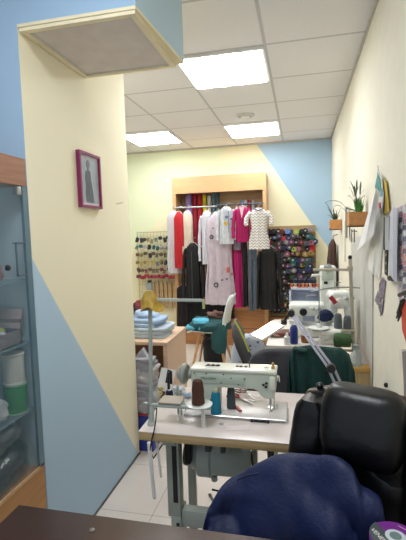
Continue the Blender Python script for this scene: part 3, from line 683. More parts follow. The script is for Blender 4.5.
# blue bin with textiles
t = thing('blue_bin', 'blue plastic bin with red rim on the floor under the grey textile pile', 'bin', (-1.035, 2.62, 0))
bx0, bx1, by0, by1 = -1.12, -.975, 2.555, 2.695
MB().rbox((bx0, by0, 0), (bx1, by1, .25), .01).build('bin', mat('royal blue plastic', (36, 54, 140), .45), t)
MB().rbox((bx0-.004, by0-.004, .25), (bx1+.004, by1+.004, .262), .004).build('rim', mat('red plastic rim', (150, 44, 50), .5), t)
M_gry = mat('grey knit', (168, 166, 172), .9, var=.14, scale=25, bump=.6)
for k, (h, rgb) in enumerate([(.10, (176, 172, 176)), (.10, (158, 158, 166)), (.10, (186, 182, 184)), (.08, (150, 148, 156))]):
    folded('folded_grey_cloth', (-1.035+.004*k, 2.625, .262+.098*k), (.165-.01*k, .13, h), mat('grey cloth %d' % k, rgb, .9, var=.1, scale=25, bump=.5),
           ['lowest pale grey folded cloth on the blue bin', 'second grey folded cloth from the bottom of the bin pile', 'third pale grey folded cloth from the bottom of the bin pile', 'topmost mid grey folded cloth of the bin pile'][k], group='grey cloths on the bin', layers=2, seed=k+11)
b = MB().prism([(-1.10, 2.60, .64), (-1.02, 2.60, .64), (-.99, 2.60, .60), (-1.045, 2.60, .70)], (0, .04, 0)); tag(b.build('grey_cloth_flap', M_gry), 'pointed grey cloth corner sticking up from the bin pile', 'cloth')

# ------------------------------------------------------------------ white shell chair with clothes
wx, wy = -.93, 4.30
t = thing('shell_chair', 'white plastic shell chair with beech legs facing left, in front of the garment fitting', 'chair', (wx, wy, 0))
M_shell = mat('white shell', (206, 212, 210), .4)
rs = []
prof = [(-.22, .43, .20), (-.18, .445, .21), (-.05, .435, .215), (.08, .43, .215), (.15, .45, .21), (.185, .52, .205), (.20, .62, .20), (.225, .72, .185), (.25, .80, .15), (.26, .825, .09)]
for x, z, w in prof:
    ring = []
    for k in range(17):
        v = -1+2*k/16; ring.append((wx+x-.035*(abs(v)**3 if z > .5 else 0), wy+w*v, z+(.03*abs(v)**3 if z <= .5 else 0)))
    rs.append(ring)
up_ = [list(r) for r in rs]
loop = []
for r in rs:
    th = .010
    back = [(p[0]+(th if r[8][2] > .47 else 0), p[1], p[2]-(th if r[8][2] <= .47 else 0)) for p in reversed(r)]
    loop.append(r+back)
MB().rings(loop).build('shell', M_shell, t, 60)
for sx in (-1, 1):
    for sy in (-1, 1):
        MB().tube([(wx+.10*sx, wy+.10*sy, .42), (wx+.19*sx, wy+.19*sy, 0)], [.017, .011], 10).build('leg', wood('beech', (196, 150, 106), .5, 2), t)
MB().tube([(wx-.10, wy-.10, .40), (wx+.13, wy+.13, .28)], .005).tube([(wx+.10, wy-.10, .40), (wx-.13, wy+.13, .28)], .005).build('brace', M_black, t)
M_teal = mat('dark teal cotton', (22, 70, 72), .8, bump=.3)
b = MB().blob((wx-.01, wy-.03, .505), (.225, .21, .075), 2.5, .035, 8, 4); tag(b.build('teal_garment', M_teal), 'dark teal garment heaped on the white shell chair', 'clothes')
b = MB().blob((wx+.12, wy-.19, .40), (.085, .035, .17), 2.5, .02, 10, 6); tag(b.build('teal_garment', M_teal), 'dark teal garment hanging off the front right of the white shell chair seat', 'clothes')
M_cy = mat('light turquoise cloth', (84, 168, 196), .8, bump=.3)
for k, (c, r) in enumerate([((wx-.11, wy-.16, .50), (.125, .07, .032)), ((wx-.08, wy-.15, .56), (.09, .07, .028))]):
    tag(MB().blob(c, r, 2.6, .014, 20, k).build('turquoise_cloth', M_cy), ['lower rolled turquoise cloth on the white shell chair', 'upper rolled turquoise cloth on the white shell chair'][k], 'cloth', 'turquoise cloths on the shell chair')
b = MB().blob((wx+.05, wy-.04, .60), (.085, .07, .055), 2.2, .03, 14, 2); tag(b.build('brown_bag', mat('brown leather', (92, 62, 52), .5)), 'brown bag on top of the clothes on the white shell chair', 'bag')
b = MB().blob((wx+.0, wy+.12, .20), (.13, .08, .20), 3, .02, 8, 2, flatb=0); tag(b.build('black_sack', M_dark), 'black sack standing on the floor behind the legs of the shell chair', 'sack')

# ------------------------------------------------------------------ garment fitting (wooden unit)
UX0, UX1, UY0, UY1 = -1.622, -.405, 5.30, 5.635
t = thing('wooden_garment_unit', 'tall open wooden shop unit with header board and slatted back on the rear wall', 'shop fitting', (-1.01, 5.47, 0))
M_unit = wood('light beech laminate', (200, 158, 112), .5, 0, .08)
M_slat = wood('slat board', (200, 164, 124), .5, 0, .08)
MB().box((UX0, UY0, .0), (UX0+.045, UY1, 2.195)).build('side_panel', M_unit, t)
MB().box((UX1-.045, UY0, 0), (UX1, UY1, 2.195)).build('side_panel', M_unit, t)
MB().box((UX0+.045, UY0, 1.985), (UX1-.045, UY0+.02, 2.195)).box((UX0+.045, UY0+.02, 2.17), (UX1-.045, UY1, 2.195)).build('header', M_unit, t)
b = MB().box((UX0+.045, UY1-.012, .45), (UX1-.045, UY1, 2.17)); z = .50
while z < 2.1:
    b.box((UX0+.045, UY1-.028, z), (UX1-.045, UY1-.012, z+.088)); z += .10
b.build('slat_back', M_slat, t)
MB().box((UX0+.045, UY0, 0), (UX1-.045, UY1-.03, .46)).build('plinth', M_orange, t)
MB().box((UX0+.045, UY0-.002, .225), (UX1-.045, UY0+.001, .230)).build('drawer_gap', mat('dark gap', (60, 40, 28), .8), t)
RZ, RY = 1.800, 5.22
def rail(x0, x1, z, m=M_steel):
    MB().tube([(x0, RY, z), (x1, RY, z)], .011, 10).build('rail', m, t)
    for x in (x0+.04, x1-.04): MB().tube([(x, RY, z), (x, UY1-.03, z)], .007, 8).build('bracket', m, t)
rail(UX0+.03, -1.02, RZ); rail(-1.03, UX1-.03, RZ+.012, mat('dark rail', (84, 88, 100), .35, .5)); rail(-1.50, -1.15, 1.30)
rail(-1.1, -.80, .60)
# fabric rolls standing inside
def roll(px, w, y0, y1, rgb, name_, lb):
    Y = 5.50; a = at(px, y0, 'Y', Y); bz = at(px, y1, 'Y', Y).z; r = w*.0135/2
    t = thing('fabric_roll', lb, 'fabric roll', (a.x, Y, bz), 'fabric rolls in the wooden unit')
    MB().lathe([(r*.9, 0), (r, .01), (r, a.z-bz-.01), (r*.9, a.z-bz)], (a.x, Y, bz), n=20).build('fabric', mat(name_, rgb, .75, bump=.2, bscale=30), t)
    MB().lathe([(r*.35, 0), (r*.35, .02)], (a.x, Y, a.z), n=12).build('tube', mat('card tube', (170, 140, 110), .8), t)
roll(188.5, 6.5, 194, 236, (150, 124, 190), 'lilac cloth', 'lilac fabric roll at the left inside the wooden unit')
roll(194.5, 5, 194, 258, (150, 22, 44), 'crimson cloth', 'crimson fabric roll right beside the lilac one')
roll(199.5, 5, 194, 258, (164, 26, 40), 'scarlet cloth', 'scarlet fabric roll between crimson and yellow rolls')
roll(204.3, 3.6, 195, 230, (214, 200, 30), 'yellow cloth', 'thin yellow fabric roll inside the wooden unit')
roll(209, 3.5, 196, 230, (210, 208, 200), 'white print cloth', 'thin white fabric roll right of the yellow one')
roll(213.5, 3.4, 191, 230, (84, 110, 124), 'slate blue cloth', 'slate blue fabric roll, left of the two grey blue rolls')
roll(217.5, 3.4, 191, 230, (66, 96, 106), 'petrol cloth', 'petrol blue fabric roll, right of the two grey blue rolls')
for k, (px, rgb, w) in enumerate([(242, (120, 160, 200), 3), (245.5, (210, 206, 214), 3), (249, (170, 60, 60), 3), (253, (190, 190, 196), 3)]):
    roll(px, w, 200, 225, rgb, 'small roll %d' % k, ['thin light blue roll high in the unit behind the magenta cardigan', 'thin white roll high in the unit behind the magenta cardigan', 'thin red roll high in the unit behind the cardigan and zigzag blouse', 'thin grey roll high in the unit behind the zigzag blouse'][k])

# garments -------------------------------------------------------
def wave(a, k, z, amp, seed): return amp*(math.sin(k*a+seed+z*3)+.5*math.sin((k*2+1)*a+seed*2-z*5))
def g_loft(rows_, Y, k=7, amp=.006, seed=1, n=40):
    """rows of (z, cx, halfwidth, halfdepth)"""
    rs = []
    out_ = []
    for i in range(len(rows_)-1):
        for s in range(4):
            u = s/4; out_.append(tuple(rows_[i][j]*(1-u)+rows_[i+1][j]*u for j in range(4)))
    out_.append(rows_[-1]); z0 = rows_[0][0]; z1 = rows_[-1][0]
    for z, cx, w, d in out_:
        f = min(1, abs(z-z0)/max(.05, abs(z1-z0))*1.6)
        rs.append([(cx+w*math.cos(a)+wave(a, k, z, amp*f, seed)*.6, Y+d*math.sin(a)+wave(a, k+1, z, amp*f*1.4, seed+2), z) for a in [2*PI*j/n for j in range(n)]])
    return MB().rings(rs)
def px2(px, py, Y): return at(px, py, 'Y', Y)
def hanger(cx, z, Y, w, label):
    t = thing('clothes_hanger', label, 'hanger', (cx, Y, z), 'hangers on the unit rails')
    MB().tube([(cx-w, Y, z-.035), (cx-w*.4, Y, z-.004), (cx, Y, z+.006), (cx+w*.4, Y, z-.004), (cx+w, Y, z-.035)], .006, 8).build('shoulder', mat('pale hanger', (190, 180, 170), .5), t)
    MB().tube([(cx, Y, z), (cx, Y, z+.03), (cx+.012, Y, z+.045), (cx+.012, RY+.0, z+.062), (cx-.004, RY+.004, z+.070)], .003, 6).build('hook', M_steel, t)
def top_garment(name, label, cat, x0, x1, y0, y1, Y, m, sleeve=0, seed=1, taper=1.0, flare=1.0, depth=.05, sl_len=.9, parts=(), amp=.006, group='garments on the unit'):
    a = px2(x0, y0, Y); b = px2(x1, y0, Y); c = px2((x0+x1)/2, y1, Y)
    cx = (a.x+b.x)/2; W = (b.x-a.x)/2; zt = (a.z+b.z)/2; zb = c.z; H = zt-zb
    bw = W*(1-.30*(1 if sleeve else 0))
    t = thing(name, label, cat, (cx, Y, zb), group)
    rows_ = [(zt, cx, bw*.28, depth*.35), (zt-H*.04, cx, bw*.62, depth*.7), (zt-H*.10, cx, bw*.93, depth*.9), (zt-H*.22, cx, bw*.96, depth), (zt-H*.5, cx, bw*.92*taper, depth), (zt-H*.8, cx, bw*.98*flare, depth*1.05), (zb, cx, bw*1.02*flare, depth*1.1)]
    g_loft(rows_, Y, 7, amp, seed).build('body', m, t, 70)
    if sleeve:
        sl = H*sl_len
        for sg in (-1, 1):
            sx = cx+sg*bw*.80; ex = cx+sg*W*.93
            r = W*.20
            pts = [(sx, Y, zt-H*.09), (sx+(ex-sx)*.55, Y-.004, zt-H*.17), (ex, Y-.008, zt-H*.09-sl*.45), (ex+sg*.004, Y-.02, zt-H*.09-sl*.8), (ex, Y-.026, zt-H*.09-sl)]
            pts2 = []
            for i in range(len(pts)-1):
                for s in range(3): pts2.append(tuple(pts[i][j]*(1-s/3)+pts[i+1][j]*s/3 for j in range(3)))
            pts2.append(pts[-1])
            rad = [r*(1.05-.25*i/len(pts2))+.003*math.sin(i*2.2+seed) for i in range(len(pts2))]
            MB().tube(pts2, rad, 14).build('sleeve', m, t, 70)
    if 'collar' in parts:
        for sg in (-1, 1):
            MB().prism([(cx, Y-depth*.95, zt-H*.20), (cx+sg*bw*.16, Y-depth*.9, zt-H*.02), (cx+sg*bw*.40, Y-depth*.9, zt-H*.04), (cx+sg*bw*.34, Y-depth*1.02, zt-H*.13)], (0, -.006, 0)).build('collar', m, t)
    if 'vneck' in parts:
        MB().prism([(cx-bw*.34, Y-depth*.85, zt-H*.02), (cx+bw*.34, Y-depth*.85, zt-H*.02), (cx+.0, Y-depth*1.06, zt-H*.34)], (0, -.008, 0)).build('neck_lining', mat('pale pink lining', (222, 186, 200), .8), t)
        MB().box((cx-.002, Y-depth*1.12, zb+.01), (cx+.002, Y-depth*1.05, zt-H*.33)).build('button_band', mat('dark magenta', (108, 8, 60), .8), t)
    hanger(cx, zt+.005, Y, bw*.7, 'hanger holding the '+(label.split(' hanging')[0] if name != 'black_coat' else label))
    return t, cx, W, zt, zb, H
M_lil = mat('pale lilac linen', (206, 198, 208), .85, var=.1, scale=20, bump=.3)
M_gwh = mat('pale grey cotton', (198, 198, 206), .85, var=.08, scale=20, bump=.3)
YG = 5.17
t, *_ = top_garment('sheer_blouse', 'sheer pale white blouse hanging leftmost on the rail', 'blouse', 166.5, 180, 211, 273, YG+.02, mat('sheer white', (206, 200, 206), .7, alpha=.85), 0, 1, flare=1.1, depth=.05)
top_garment('red_jacket', 'bright red jacket hanging beside the sheer blouse', 'jacket', 173.5, 184, 212, 268, YG-.05, mat('red wool', (178, 20, 32), .8, bump=.3), 0, 2, depth=.045)
t, cx, W, zt, zb, H = top_garment('cream_blouse', 'cream blouse hanging between the red jacket and lilac roll', 'blouse', 182, 192.5, 211, 256, YG-.03, mat('cream satin', (214, 200, 180), .5, bump=.2), 0, 3, depth=.045)
b = MB(); p0 = px2(182.5, 256, YG-.08); p1 = px2(182, 282, YG-.08); b.prism([(p0.x-.02, YG-.08, p0.z+.12), (p0.x+.02, YG-.08, p0.z+.12), (p0.x+.012, YG-.08, p1.z), (p0.x-.010, YG-.08, p1.z+.02)], (0, .006, 0)); b.build('tie', mat('cream satin', (214, 200, 180), .5), t)
M_bl = mat('black leather garment', (8, 9, 12), .75, var=.2, bump=.3)
t, cx, W, zt, zb, H = top_garment('black_leather_jacket', 'black leather jacket hanging under the cream blouse', 'jacket', 182, 203, 243, 303, YG-.06, M_bl, 1, 4, depth=.06, sl_len=.8, parts=('collar',))
MB().box((cx-.003, YG-.135, zb+.03), (cx+.003, YG-.128, zt-.1)).build('zip', mat('dull zip', (70, 74, 78), .6), t)
def trousers(name, label, x0, x1, y0, y1, Y, m, seed=1, group='garments on the unit'):
    a = px2(x0, y0, Y); b = px2(x1, y1, Y); cx = (a.x+b.x)/2; W = (b.x-a.x)/2; zt = a.z; zb = b.z; H = zt-zb
    t = thing(name, label, 'trousers', (cx, Y, zb), group)
    g_loft([(zt, cx, W*.85, .03), (zt-H*.15, cx, W*.97, .04), (zt-H*.28, cx, W, .04)], Y, 5, .004, seed).build('waist', m, t, 70)
    for sg in (-1, 1):
        g_loft([(zt-H*.25, cx+sg*W*.48, W*.52, .038), (zt-H*.6, cx+sg*W*.50, W*.48, .035), (zb+.01*sg, cx+sg*W*.52, W*.45, .03)], Y, 4, .004, seed+sg).build('leg', m, t, 70)
    return t
trousers('tan_trousers', 'tan trousers hanging between black leather jacket and lilac coat', 202, 208, 252, 303, YG-.02, mat('tan cotton', (150, 124, 90), .85), 3)
M_lo = mat('pinkish lilac cotton', (196, 182, 192), .85, var=.10, scale=16, bump=.3)
t, cx, W, zt, zb, H = top_garment('lilac_robe', 'long pale lilac robe with dark ring ornaments hanging in the middle', 'robe', 206, 231, 212, 304, YG-.11, M_lo, 0, 5, depth=.06, flare=1.16, amp=.012)
for (qx, qy, r) in ((211.5, 237, .020), (216, 285, .024)):
    q = px2(qx, qy, YG-.178)
    MB().tube([(q.x+r*math.cos(a), q.y, q.z+r*math.sin(a)) for a in [k*PI/8 for k in range(17)]], .006, 6).build('ring_ornament', M_black, t)
for (qx, qy, w, h, rgb) in ((221.5, 280, .03, .012, (60, 54, 72)), (227, 279, .02, .014, (70, 60, 90)), (228, 270, .03, .06, (190, 96, 72)), (232, 274, .018, .03, (176, 100, 90)), (213, 228, .02, .01, (130, 110, 160))):
    q = px2(qx, qy, YG-.178)
    MB().blob((q.x, q.y, q.z), (w*.7, .010, h*.6), 2, .006, 40, qx, n=14, m=8).build('embroidery', mat('embroidery %d' % rgb[0], rgb, .8), t)
top_garment('lilac_coat', 'pale grey lilac jacket hanging left of the long robe', 'jacket', 198.5, 215, 211, 264, YG-.07, M_gwh, 1, 6, depth=.05, sl_len=.85)
t, cx, W, zt, zb, H = top_garment('grey_denim_jacket', 'light grey denim jacket with yellow and blue patches', 'jacket', 216.5, 236, 207, 244, YG-.22, mat('grey denim', (196, 200, 204), .85, var=.12, scale=20, bump=.3), 1, 7, depth=.05, parts=('collar',), sl_len=.8)
for (qx, qy, r, rgb) in ((225.5, 223.5, .028, (212, 176, 80)), (226.3, 217, .020, (96, 106, 150)), (231, 219, .012, (60, 90, 140)), (225, 223, .012, (190, 90, 60))):
    q = px2(qx, qy, YG-.282)
    MB().lathe([(r, 0), (r, .006), (r*.6, .009)], (q.x, YG-.266, q.z), (0, -1, 0), 7).build('patch', mat('patch %d' % rgb[0], rgb, .7), t)
MB().box((cx+W*.26, YG-.282, zb+.14), (cx+W*.31, YG-.270, zt-.05)).build('ribbon', mat('blue ribbon', (70, 100, 150), .6), t)
top_garment('grey_coat', 'narrow dusty grey coat between denim jacket and magenta cardigan', 'coat', 233, 240, 208, 250, YG-.10, mat('dusty grey wool', (150, 144, 158), .9), 0, 8, depth=.04)
M_mag = mat('magenta wool', (168, 14, 90), .8, bump=.3)
top_garment('magenta_cardigan', 'magenta cardigan with V neck hanging beside the zigzag blouse', 'cardigan', 232.5, 252, 206.5, 242, YG-.25, M_mag, 1, 9, depth=.05, parts=('vneck',), sl_len=.8)
top_garment('magenta_skirt', 'long magenta skirt hanging below the cardigan', 'skirt', 231.5, 243, 236, 307, YG-.05, mat('magenta skirt cloth', (170, 24, 96), .8), 0, 10, depth=.04, flare=1.1)
trousers('black_trousers', 'black trousers hanging right of the magenta skirt', 242, 248.5, 240, 306, YG-.10, M_dark, 5)
trousers('grey_blue_trousers', 'grey blue trousers hanging below the zigzag blouse', 247.5, 258, 240, 310, YG-.12, mat('grey blue wool', (84, 96, 108), .85), 6)
g = NG('zigzag knit', .85)
zz = g.f('ADD', g.f('MULTIPLY', g.z, 190), g.f('MULTIPLY', g.f('PINGPONG', g.f('MULTIPLY', g.x, 24), .5), 8))
g.color(g.mix(g.f('GREATER_THAN', g.f('SINE', zz), .35), lin((228, 224, 216)), lin((166, 162, 166))))
t, cx, W, zt, zb, H = top_garment('zigzag_blouse', 'white short sleeved blouse with dark zigzag pattern hanging rightmost', 'blouse', 245.5, 272, 208.5, 249, YG-.34, g.m, 1, 11, depth=.055, sl_len=.32, taper=.86, flare=1.1)
MB().tube([(cx-.055, YG-.375, zt-.006), (cx, YG-.395, zt-.022), (cx+.055, YG-.375, zt-.006)], .006, 8).build('neckline', mat('navy trim', (46, 44, 96), .8), t)
top_garment('dark_leather_coat', 'very dark leather coat hanging below the zigzag blouse', 'coat', 256, 281, 246, 309, YG-.10, M_bl, 1, 12, depth=.06, sl_len=.9)
top_garment('brown_dark_jacket', 'dark brown jacket hanging at the right side of the unit behind the leather coat', 'jacket', 256, 276, 252, 306, YG+.02, mat('dark brown cloth', (46, 36, 34), .8), 0, 13)
for k, (x0, x1, y0, y1, rgb, lb) in enumerate([(176, 190, 285, 326, (28, 20, 22), 'black coat hanging low at the left side of the unit'), (188, 208, 296, 322, (20, 22, 26), 'black coat hanging low under the black leather jacket'), (200, 216, 262, 318, (26, 24, 30), 'black dress hanging behind the tan trousers'), (216, 234, 300, 318, (26, 22, 24), 'black skirt hanging low behind the robe')]):
    top_garment('black_coat', lb, 'coat', x0, x1, y0, y1, YG+.09, mat('black wool %d' % k, rgb, .9), 0, 14+k, group='black coats low in the unit')

# ------------------------------------------------------------------ thread rack on the back wall
t = thing('thread_rack', 'brown wooden peg board on the rear wall filled with coloured thread cones', 'thread rack', (-.12, 5.6, .30))
q0, q1 = at(262, 226, 'Y', 5.62), at(316, 314, 'Y', 5.62)
MB().box((q0.x, 5.612, .36), (.195, 5.638, q0.z-.01)).build('board', wood('tan board', (176, 148, 104), .6), t)
RX0 = -.395
cols = [(40, 34, 44), (120, 20, 40), (40, 52, 96), (96, 60, 84), (30, 90, 90), (150, 120, 60), (70, 74, 84), (150, 90, 110), (22, 24, 30), (60, 36, 30), (84, 40, 96), (50, 80, 60), (190, 30, 44), (150, 170, 60), (70, 130, 190), (130, 126, 130), (26, 34, 60), (90, 30, 34)]
cn = ['plum black', 'crimson', 'royal blue', 'mauve', 'teal', 'ochre', 'slate', 'dusty pink', 'black', 'dark brown', 'violet', 'bottle green', 'bright red', 'lime', 'sky blue', 'light grey', 'navy', 'wine']
protos = {}
cores = [mat('cream cone core', (206, 196, 176), .6), mat('dark cone core', (30, 30, 34), .6), mat('pink cone core', (196, 150, 150), .6)]
def cone_mesh(ci, k):
    if (ci, k) not in protos:
        b = MB().lathe([(.012, 0), (.036, .003), (.037, .015), (.028, .075), (.022, .082)], (0, 0, 0), (0, 1, -.22), 18)
        b.lathe([(.011, -.004), (.011, .006)], (0, 0, 0), (0, 1, -.22), 14, 1).lathe([(.005, -.005), (.005, .002)], (0, 0, 0), (0, 1, -.22), 10, 2)
        o = b.build('thread_cone', [mat('thread '+cn[ci], cols[ci], .8, bump=.5, bscale=200), cores[k], M_black], None, 40, loc=(0, 0, 0), link=False)
        protos[(ci, k)] = o
    return protos[(ci, k)]
special = {(0, 4): 14, (0, 6): 13, (1, 3): 12, (1, 4): 2, (3, 5): 13, (3, 9): 12, (5, 3): 0, (8, 6): 16}
ordn = ['first', 'second', 'third', 'fourth', 'fifth', 'sixth', 'seventh', 'eighth', 'ninth', 'tenth', 'eleventh', 'twelfth', 'thirteenth', 'fourteenth', 'fifteenth']
for r in range(15):
    z = 1.462-.0735*r
    n_ = 11 if r in (2, 7, 11) else 10
    for c in range(n_):
        if r > 0 and random.random() < .05: continue
        ci = special.get((r, c), random.choice([0, 0, 1, 2, 3, 3, 4, 6, 6, 7, 8, 8, 9, 9, 10, 11, 15, 16, 16, 17, 5]))
        o = cone_mesh(ci, 0 if random.random() < .45 else random.choice([1, 1, 2])).copy(); C.objects.link(o)
        o.location = (RX0+.058*c+(.02 if r % 2 else 0)+random.uniform(-.010, .010), 5.520+random.uniform(-.02, .01), z+random.uniform(-.016, .016))
        o.rotation_euler = (random.uniform(-.12, .12), 0, random.uniform(-.15, .15))
        o.scale = [random.uniform(.88, 1.08)]*3
        tag(o, '%s thread cone, %s from left in the %s row of the wall peg board' % (cn[ci], ordn[c], 'top' if r == 0 else ordn[r]), 'thread cone', 'thread cones on the wall rack')
pg = MB()
for r in range(15):
    pg.box((RX0-.03, 5.600, 1.425-.0735*r), (.19, 5.612, 1.437-.0735*r))
pg.build('peg_rail', wood('rail wood', (160, 124, 84), .6), t)
t = thing('low_wood_chest', 'low orange wooden chest under the thread rack', 'chest', (-.15, 5.45, 0))
MB().box((-.40, 5.25, 0), (.10, 5.60, .34)).build('body', M_orange, t)
MB().box((-.395, 5.246, .17), (.095, 5.25, .176)).build('gap', MATS['dark gap'], t)

# ------------------------------------------------------------------ accessory rack at the left of the rear wall
AX0, AX1, AZ0, AZ1 = -2.25, -1.66, .45, 1.505
t = thing('wire_accessory_rack', 'pale wire grid rack on the green rear wall hung with trimmings', 'wire rack', ((AX0+AX1)/2, 5.6, AZ0))
M_wire = mat('cream wire', (196, 194, 160), .5)
b = MB()
for k in range(13): x = AX0+(AX1-AX0)*k/12; b.tube([(x, 5.60, AZ0), (x, 5.60, AZ1)], .0035 if k not in (0, 12) else .007, 6)
for k in range(11): z = AZ0+(AZ1-AZ0)*k/10; b.tube([(AX0, 5.595, z), (AX1, 5.595, z)], .004 if k < 10 else .007, 6)
b.build('grid', M_wire, t)
b = MB()
for x in (AX0+.05, AX1-.05):
    for z in (AZ0+.05, AZ1-.05): b.tube([(x, 5.60, z), (x, 5.636, z)], .006, 6)
b.build('wall_fixing', M_wire, t)
pal = [((42, 44, 50), 'black'), ((130, 116, 70), 'olive'), ((52, 100, 106), 'teal'), ((170, 166, 160), 'silver'), ((96, 74, 60), 'brown'), ((84, 86, 110), 'slate blue'), ((186, 160, 80), 'mustard'), ((60, 90, 60), 'green'), ((104, 34, 52), 'wine'), ((150, 40, 60), 'crimson')]
rowz = [(1.41, [0, 1, 2, 3, 0, 0]), (1.30, [5, 0, 2, 2, 0, 3]), (1.20, [0, 6, 4, 0, 4, 1]), (1.09, [6, 5, 3, 6, 6, 1]), (.985, [4, 8, 0, 8, 8, 4]), (.885, [9, 9, 8, 9, 9, 8])]
rp = {}
for r, (z, cs) in enumerate(rowz):
    for c in range(10):
        x = AX0+.035+.057*c
        ci = random.choice(cs); kind = random.randint(0, 2)
        if r == 5: kind = 3
        if (ci, kind) not in rp:
            b = MB()
            b.tube([(0, .075, .0), (0, -.05, .0)], .003, 6)
            if kind == 0: b.lathe([(.024, 0), (.024, .004), (.016, .006), (.016, .03), (.024, .032), (.024, .036)], (0, -.04, 0), (0, 1, 0), 14)
            elif kind == 1: b.blob((0, -.005, -.012), (.024, .03, .034), 2.2, .012, 30, ci, n=14, m=8)
            elif kind == 2:
                for d in (-.012, .0, .013): b.tube([(d, -.04, .006), (d*1.3, -.042, -.05)], .006, 6)
            else: b.rbox((-.026, -.045, -.022), (.026, .03, .022), .008)
            rp[(ci, kind)] = b.build('trimming', mat('trim '+pal[ci][1], pal[ci][0], .6), None, 40, loc=(0, 0, 0), link=False)
        o = rp[(ci, kind)].copy(); C.objects.link(o)
        o.name = ['trim_spool', 'button_bundle', 'zipper_bunch', 'ribbon_box'][kind]
        o.location = (x+random.uniform(-.008, .008), 5.52, z+random.uniform(-.014, .014)); o.rotation_euler = (0, random.uniform(-.5, .5) if kind != 3 else 0, 0)
        tag(o, '%s %s, %s from left in the %s row of the wire rack' % (pal[ci][1], ['spool of trim', 'bundle of buttons', 'bunch of zippers', 'ribbon box'][kind], ordn[c], 'top' if r == 0 else ordn[r]), 'trimming', 'trimmings on the wire rack')
for k in range(6):
    x = -2.02+.062*k
    b = MB().prism([(x-.020, 5.53, .80), (x+.020, 5.53, .81), (x+.026, 5.53, .47), (x+.004, 5.53, .44), (x-.024, 5.53, .48)], (0, .022, 0)).tube([(x, 5.54, .80), (x, 5.60, .825)], .003, 6)
    tag(b.build('paper_pattern_strip', mat('kraft strip', (178, 148, 108), .8, var=.15)), 'long tan kraft strip, %s from left along the bottom of the wire rack' % ordn[k], 'strip', 'tan strips on the wire rack')
b = MB().rbox((-2.10, 5.50, .50), (-2.03, 5.54, .80), .01).tube([(-2.065, 5.54, .79), (-2.065, 5.60, .80)], .003, 6); o = b.build('grey_zipper_pack', mat('blue grey pack', (140, 154, 160), .5)); tag(o, 'tall blue grey zipper pack left of the tan strips on the wire rack', 'pack')
b = MB().rbox((-2.085, 5.49, .80), (-2.035, 5.54, .835), .008).tube([(-2.06, 5.54, .82), (-2.06, 5.60, .83)], .003, 6); tag(b.build('black_clip', M_black), 'black clip holding the blue grey zipper pack', 'clip')
q = at(129, 231, 'Y', 5.63); b = MB().box((q.x-.10, 5.60, q.z-.01), (q.x+.05, 5.62, q.z+.012), rot=(0, -.8, 0)).box((q.x-.03, 5.612, q.z-.02), (q.x, YB, q.z+.0)); tag(b.build('wall_bracket', M_white), 'small white angled bracket on the green rear wall', 'bracket')

# ------------------------------------------------------------------ second sewing table and what stands on it
SX0, SX1, SY0, SY1, SZ = -.215, .235, 2.60, 3.40, .75
t = thing('rear_work_table', 'white work table in the middle carrying the overlock machines', 'work table', ((SX0+SX1)/2, 3.0, 0))
MB().rbox((SX0, SY0, SZ-.03), (SX1, SY1, SZ), .003).build('tabletop', mat('white table', (214, 208, 198), .4), t)
for x in (SX0+.03, SX1-.06):
    for y in (SY0+.04, SY1-.07): MB().rbox((x, y, 0), (x+.03, y+.03, SZ-.03), .003).build('leg', M_greysteel, t)

def overlock(loc, w, d, h, label, wheel=None, rot=0, body=M_offw):
    t = thing('overlock_machine', label, 'overlock machine', loc, 'overlock machines')
    x, y, z = loc; Rt = Matrix.Rotation(rot, 3, 'Z')
    def bl(b, nm, m, sm=35):
        b.v = [Rt @ (q-Vector(loc))+Vector(loc) for q in b.v]; return b.build(nm, m, t, sm)
    bl(MB().rbox((x-w/2, y-d/2, z), (x+w/2, y+d/2, z+h*.30), .012, 3), 'base', body)
    bl(MB().rbox((x-w/2, y-d*.15, z+h*.28), (x-w*.12, y+d/2, z+h*.95), .02, 3), 'column', body)
    bl(MB().rbox((x-w/2, y-d*.30, z+h*.62), (x+w/2, y+d*.40, z+h), .022, 3), 'arm', body)
    bl(MB().rbox((x+w*.22, y-d*.34, z+h*.42), (x+w*.48, y-d*.02, z+h*.66), .012, 3), 'head', body)
    bl(MB().lathe([(h*.10, 0), (h*.115, .006), (h*.115, .018), (h*.085, .024)], (x-w*.10, y-d*.30, z+h*.76), (0, -1, 0), 24), 'handwheel', wheel or M_black)
    for k in range(4):
        bl(MB().lathe([(.010, 0), (.010, .012), (.005, .016)], (x+w*.12+.018*k, y-d*.30, z+h*.86), (0, -1, 0), 14), 'tension_dial', [M_white, M_greysteel][k % 2])
    bl(MB().tube([(x+w*.35, y-d*.18, z+h*.44), (x+w*.35, y-d*.18, z+h*.31)], .004, 8), 'needle', M_steel)
    bl(MB().box((x+w*.2, y-d*.5, z+h*.30), (x+w*.5, y-d*.05, z+h*.31)), 'needle_plate', M_steel)
    bl(MB().tube([(x, y+d*.45, z+h*.9), (x, y+d*.48, z+h*1.15), (x+w*.3, y+d*.48, z+h*1.15)], .004, 8), 'thread_guide', M_steel)
    return t
Y = 2.88
a = at(289, 302, 'Y', Y); b2 = at(325, 340, 'Y', Y)
overlock(((a.x+b2.x)/2, Y+.05, SZ), b2.x-a.x, .22, a.z-SZ-.01, 'white overlock machine with black handwheel behind the lamp arm')
Y = 2.86
a = at(327, 292, 'Y', Y); b2 = at(349, 330, 'Y', Y)
overlock(((a.x+b2.x)/2+.012, Y+.06, SZ), .135, .20, a.z-SZ, 'white overlock machine at the right beside the wall, red tag on its head', wheel=M_white, rot=.2)
q = at(333, 300, 'Y', 2.80)
tag(MB().box((q.x-.028, q.y-.004, q.z-.014), (q.x+.028, q.y, q.z+.014), rot=(0, .9, 0)).build('red_tag', mat('red sticker', (176, 44, 62), .6)), 'small red tag on the right overlock machine', 'tag')
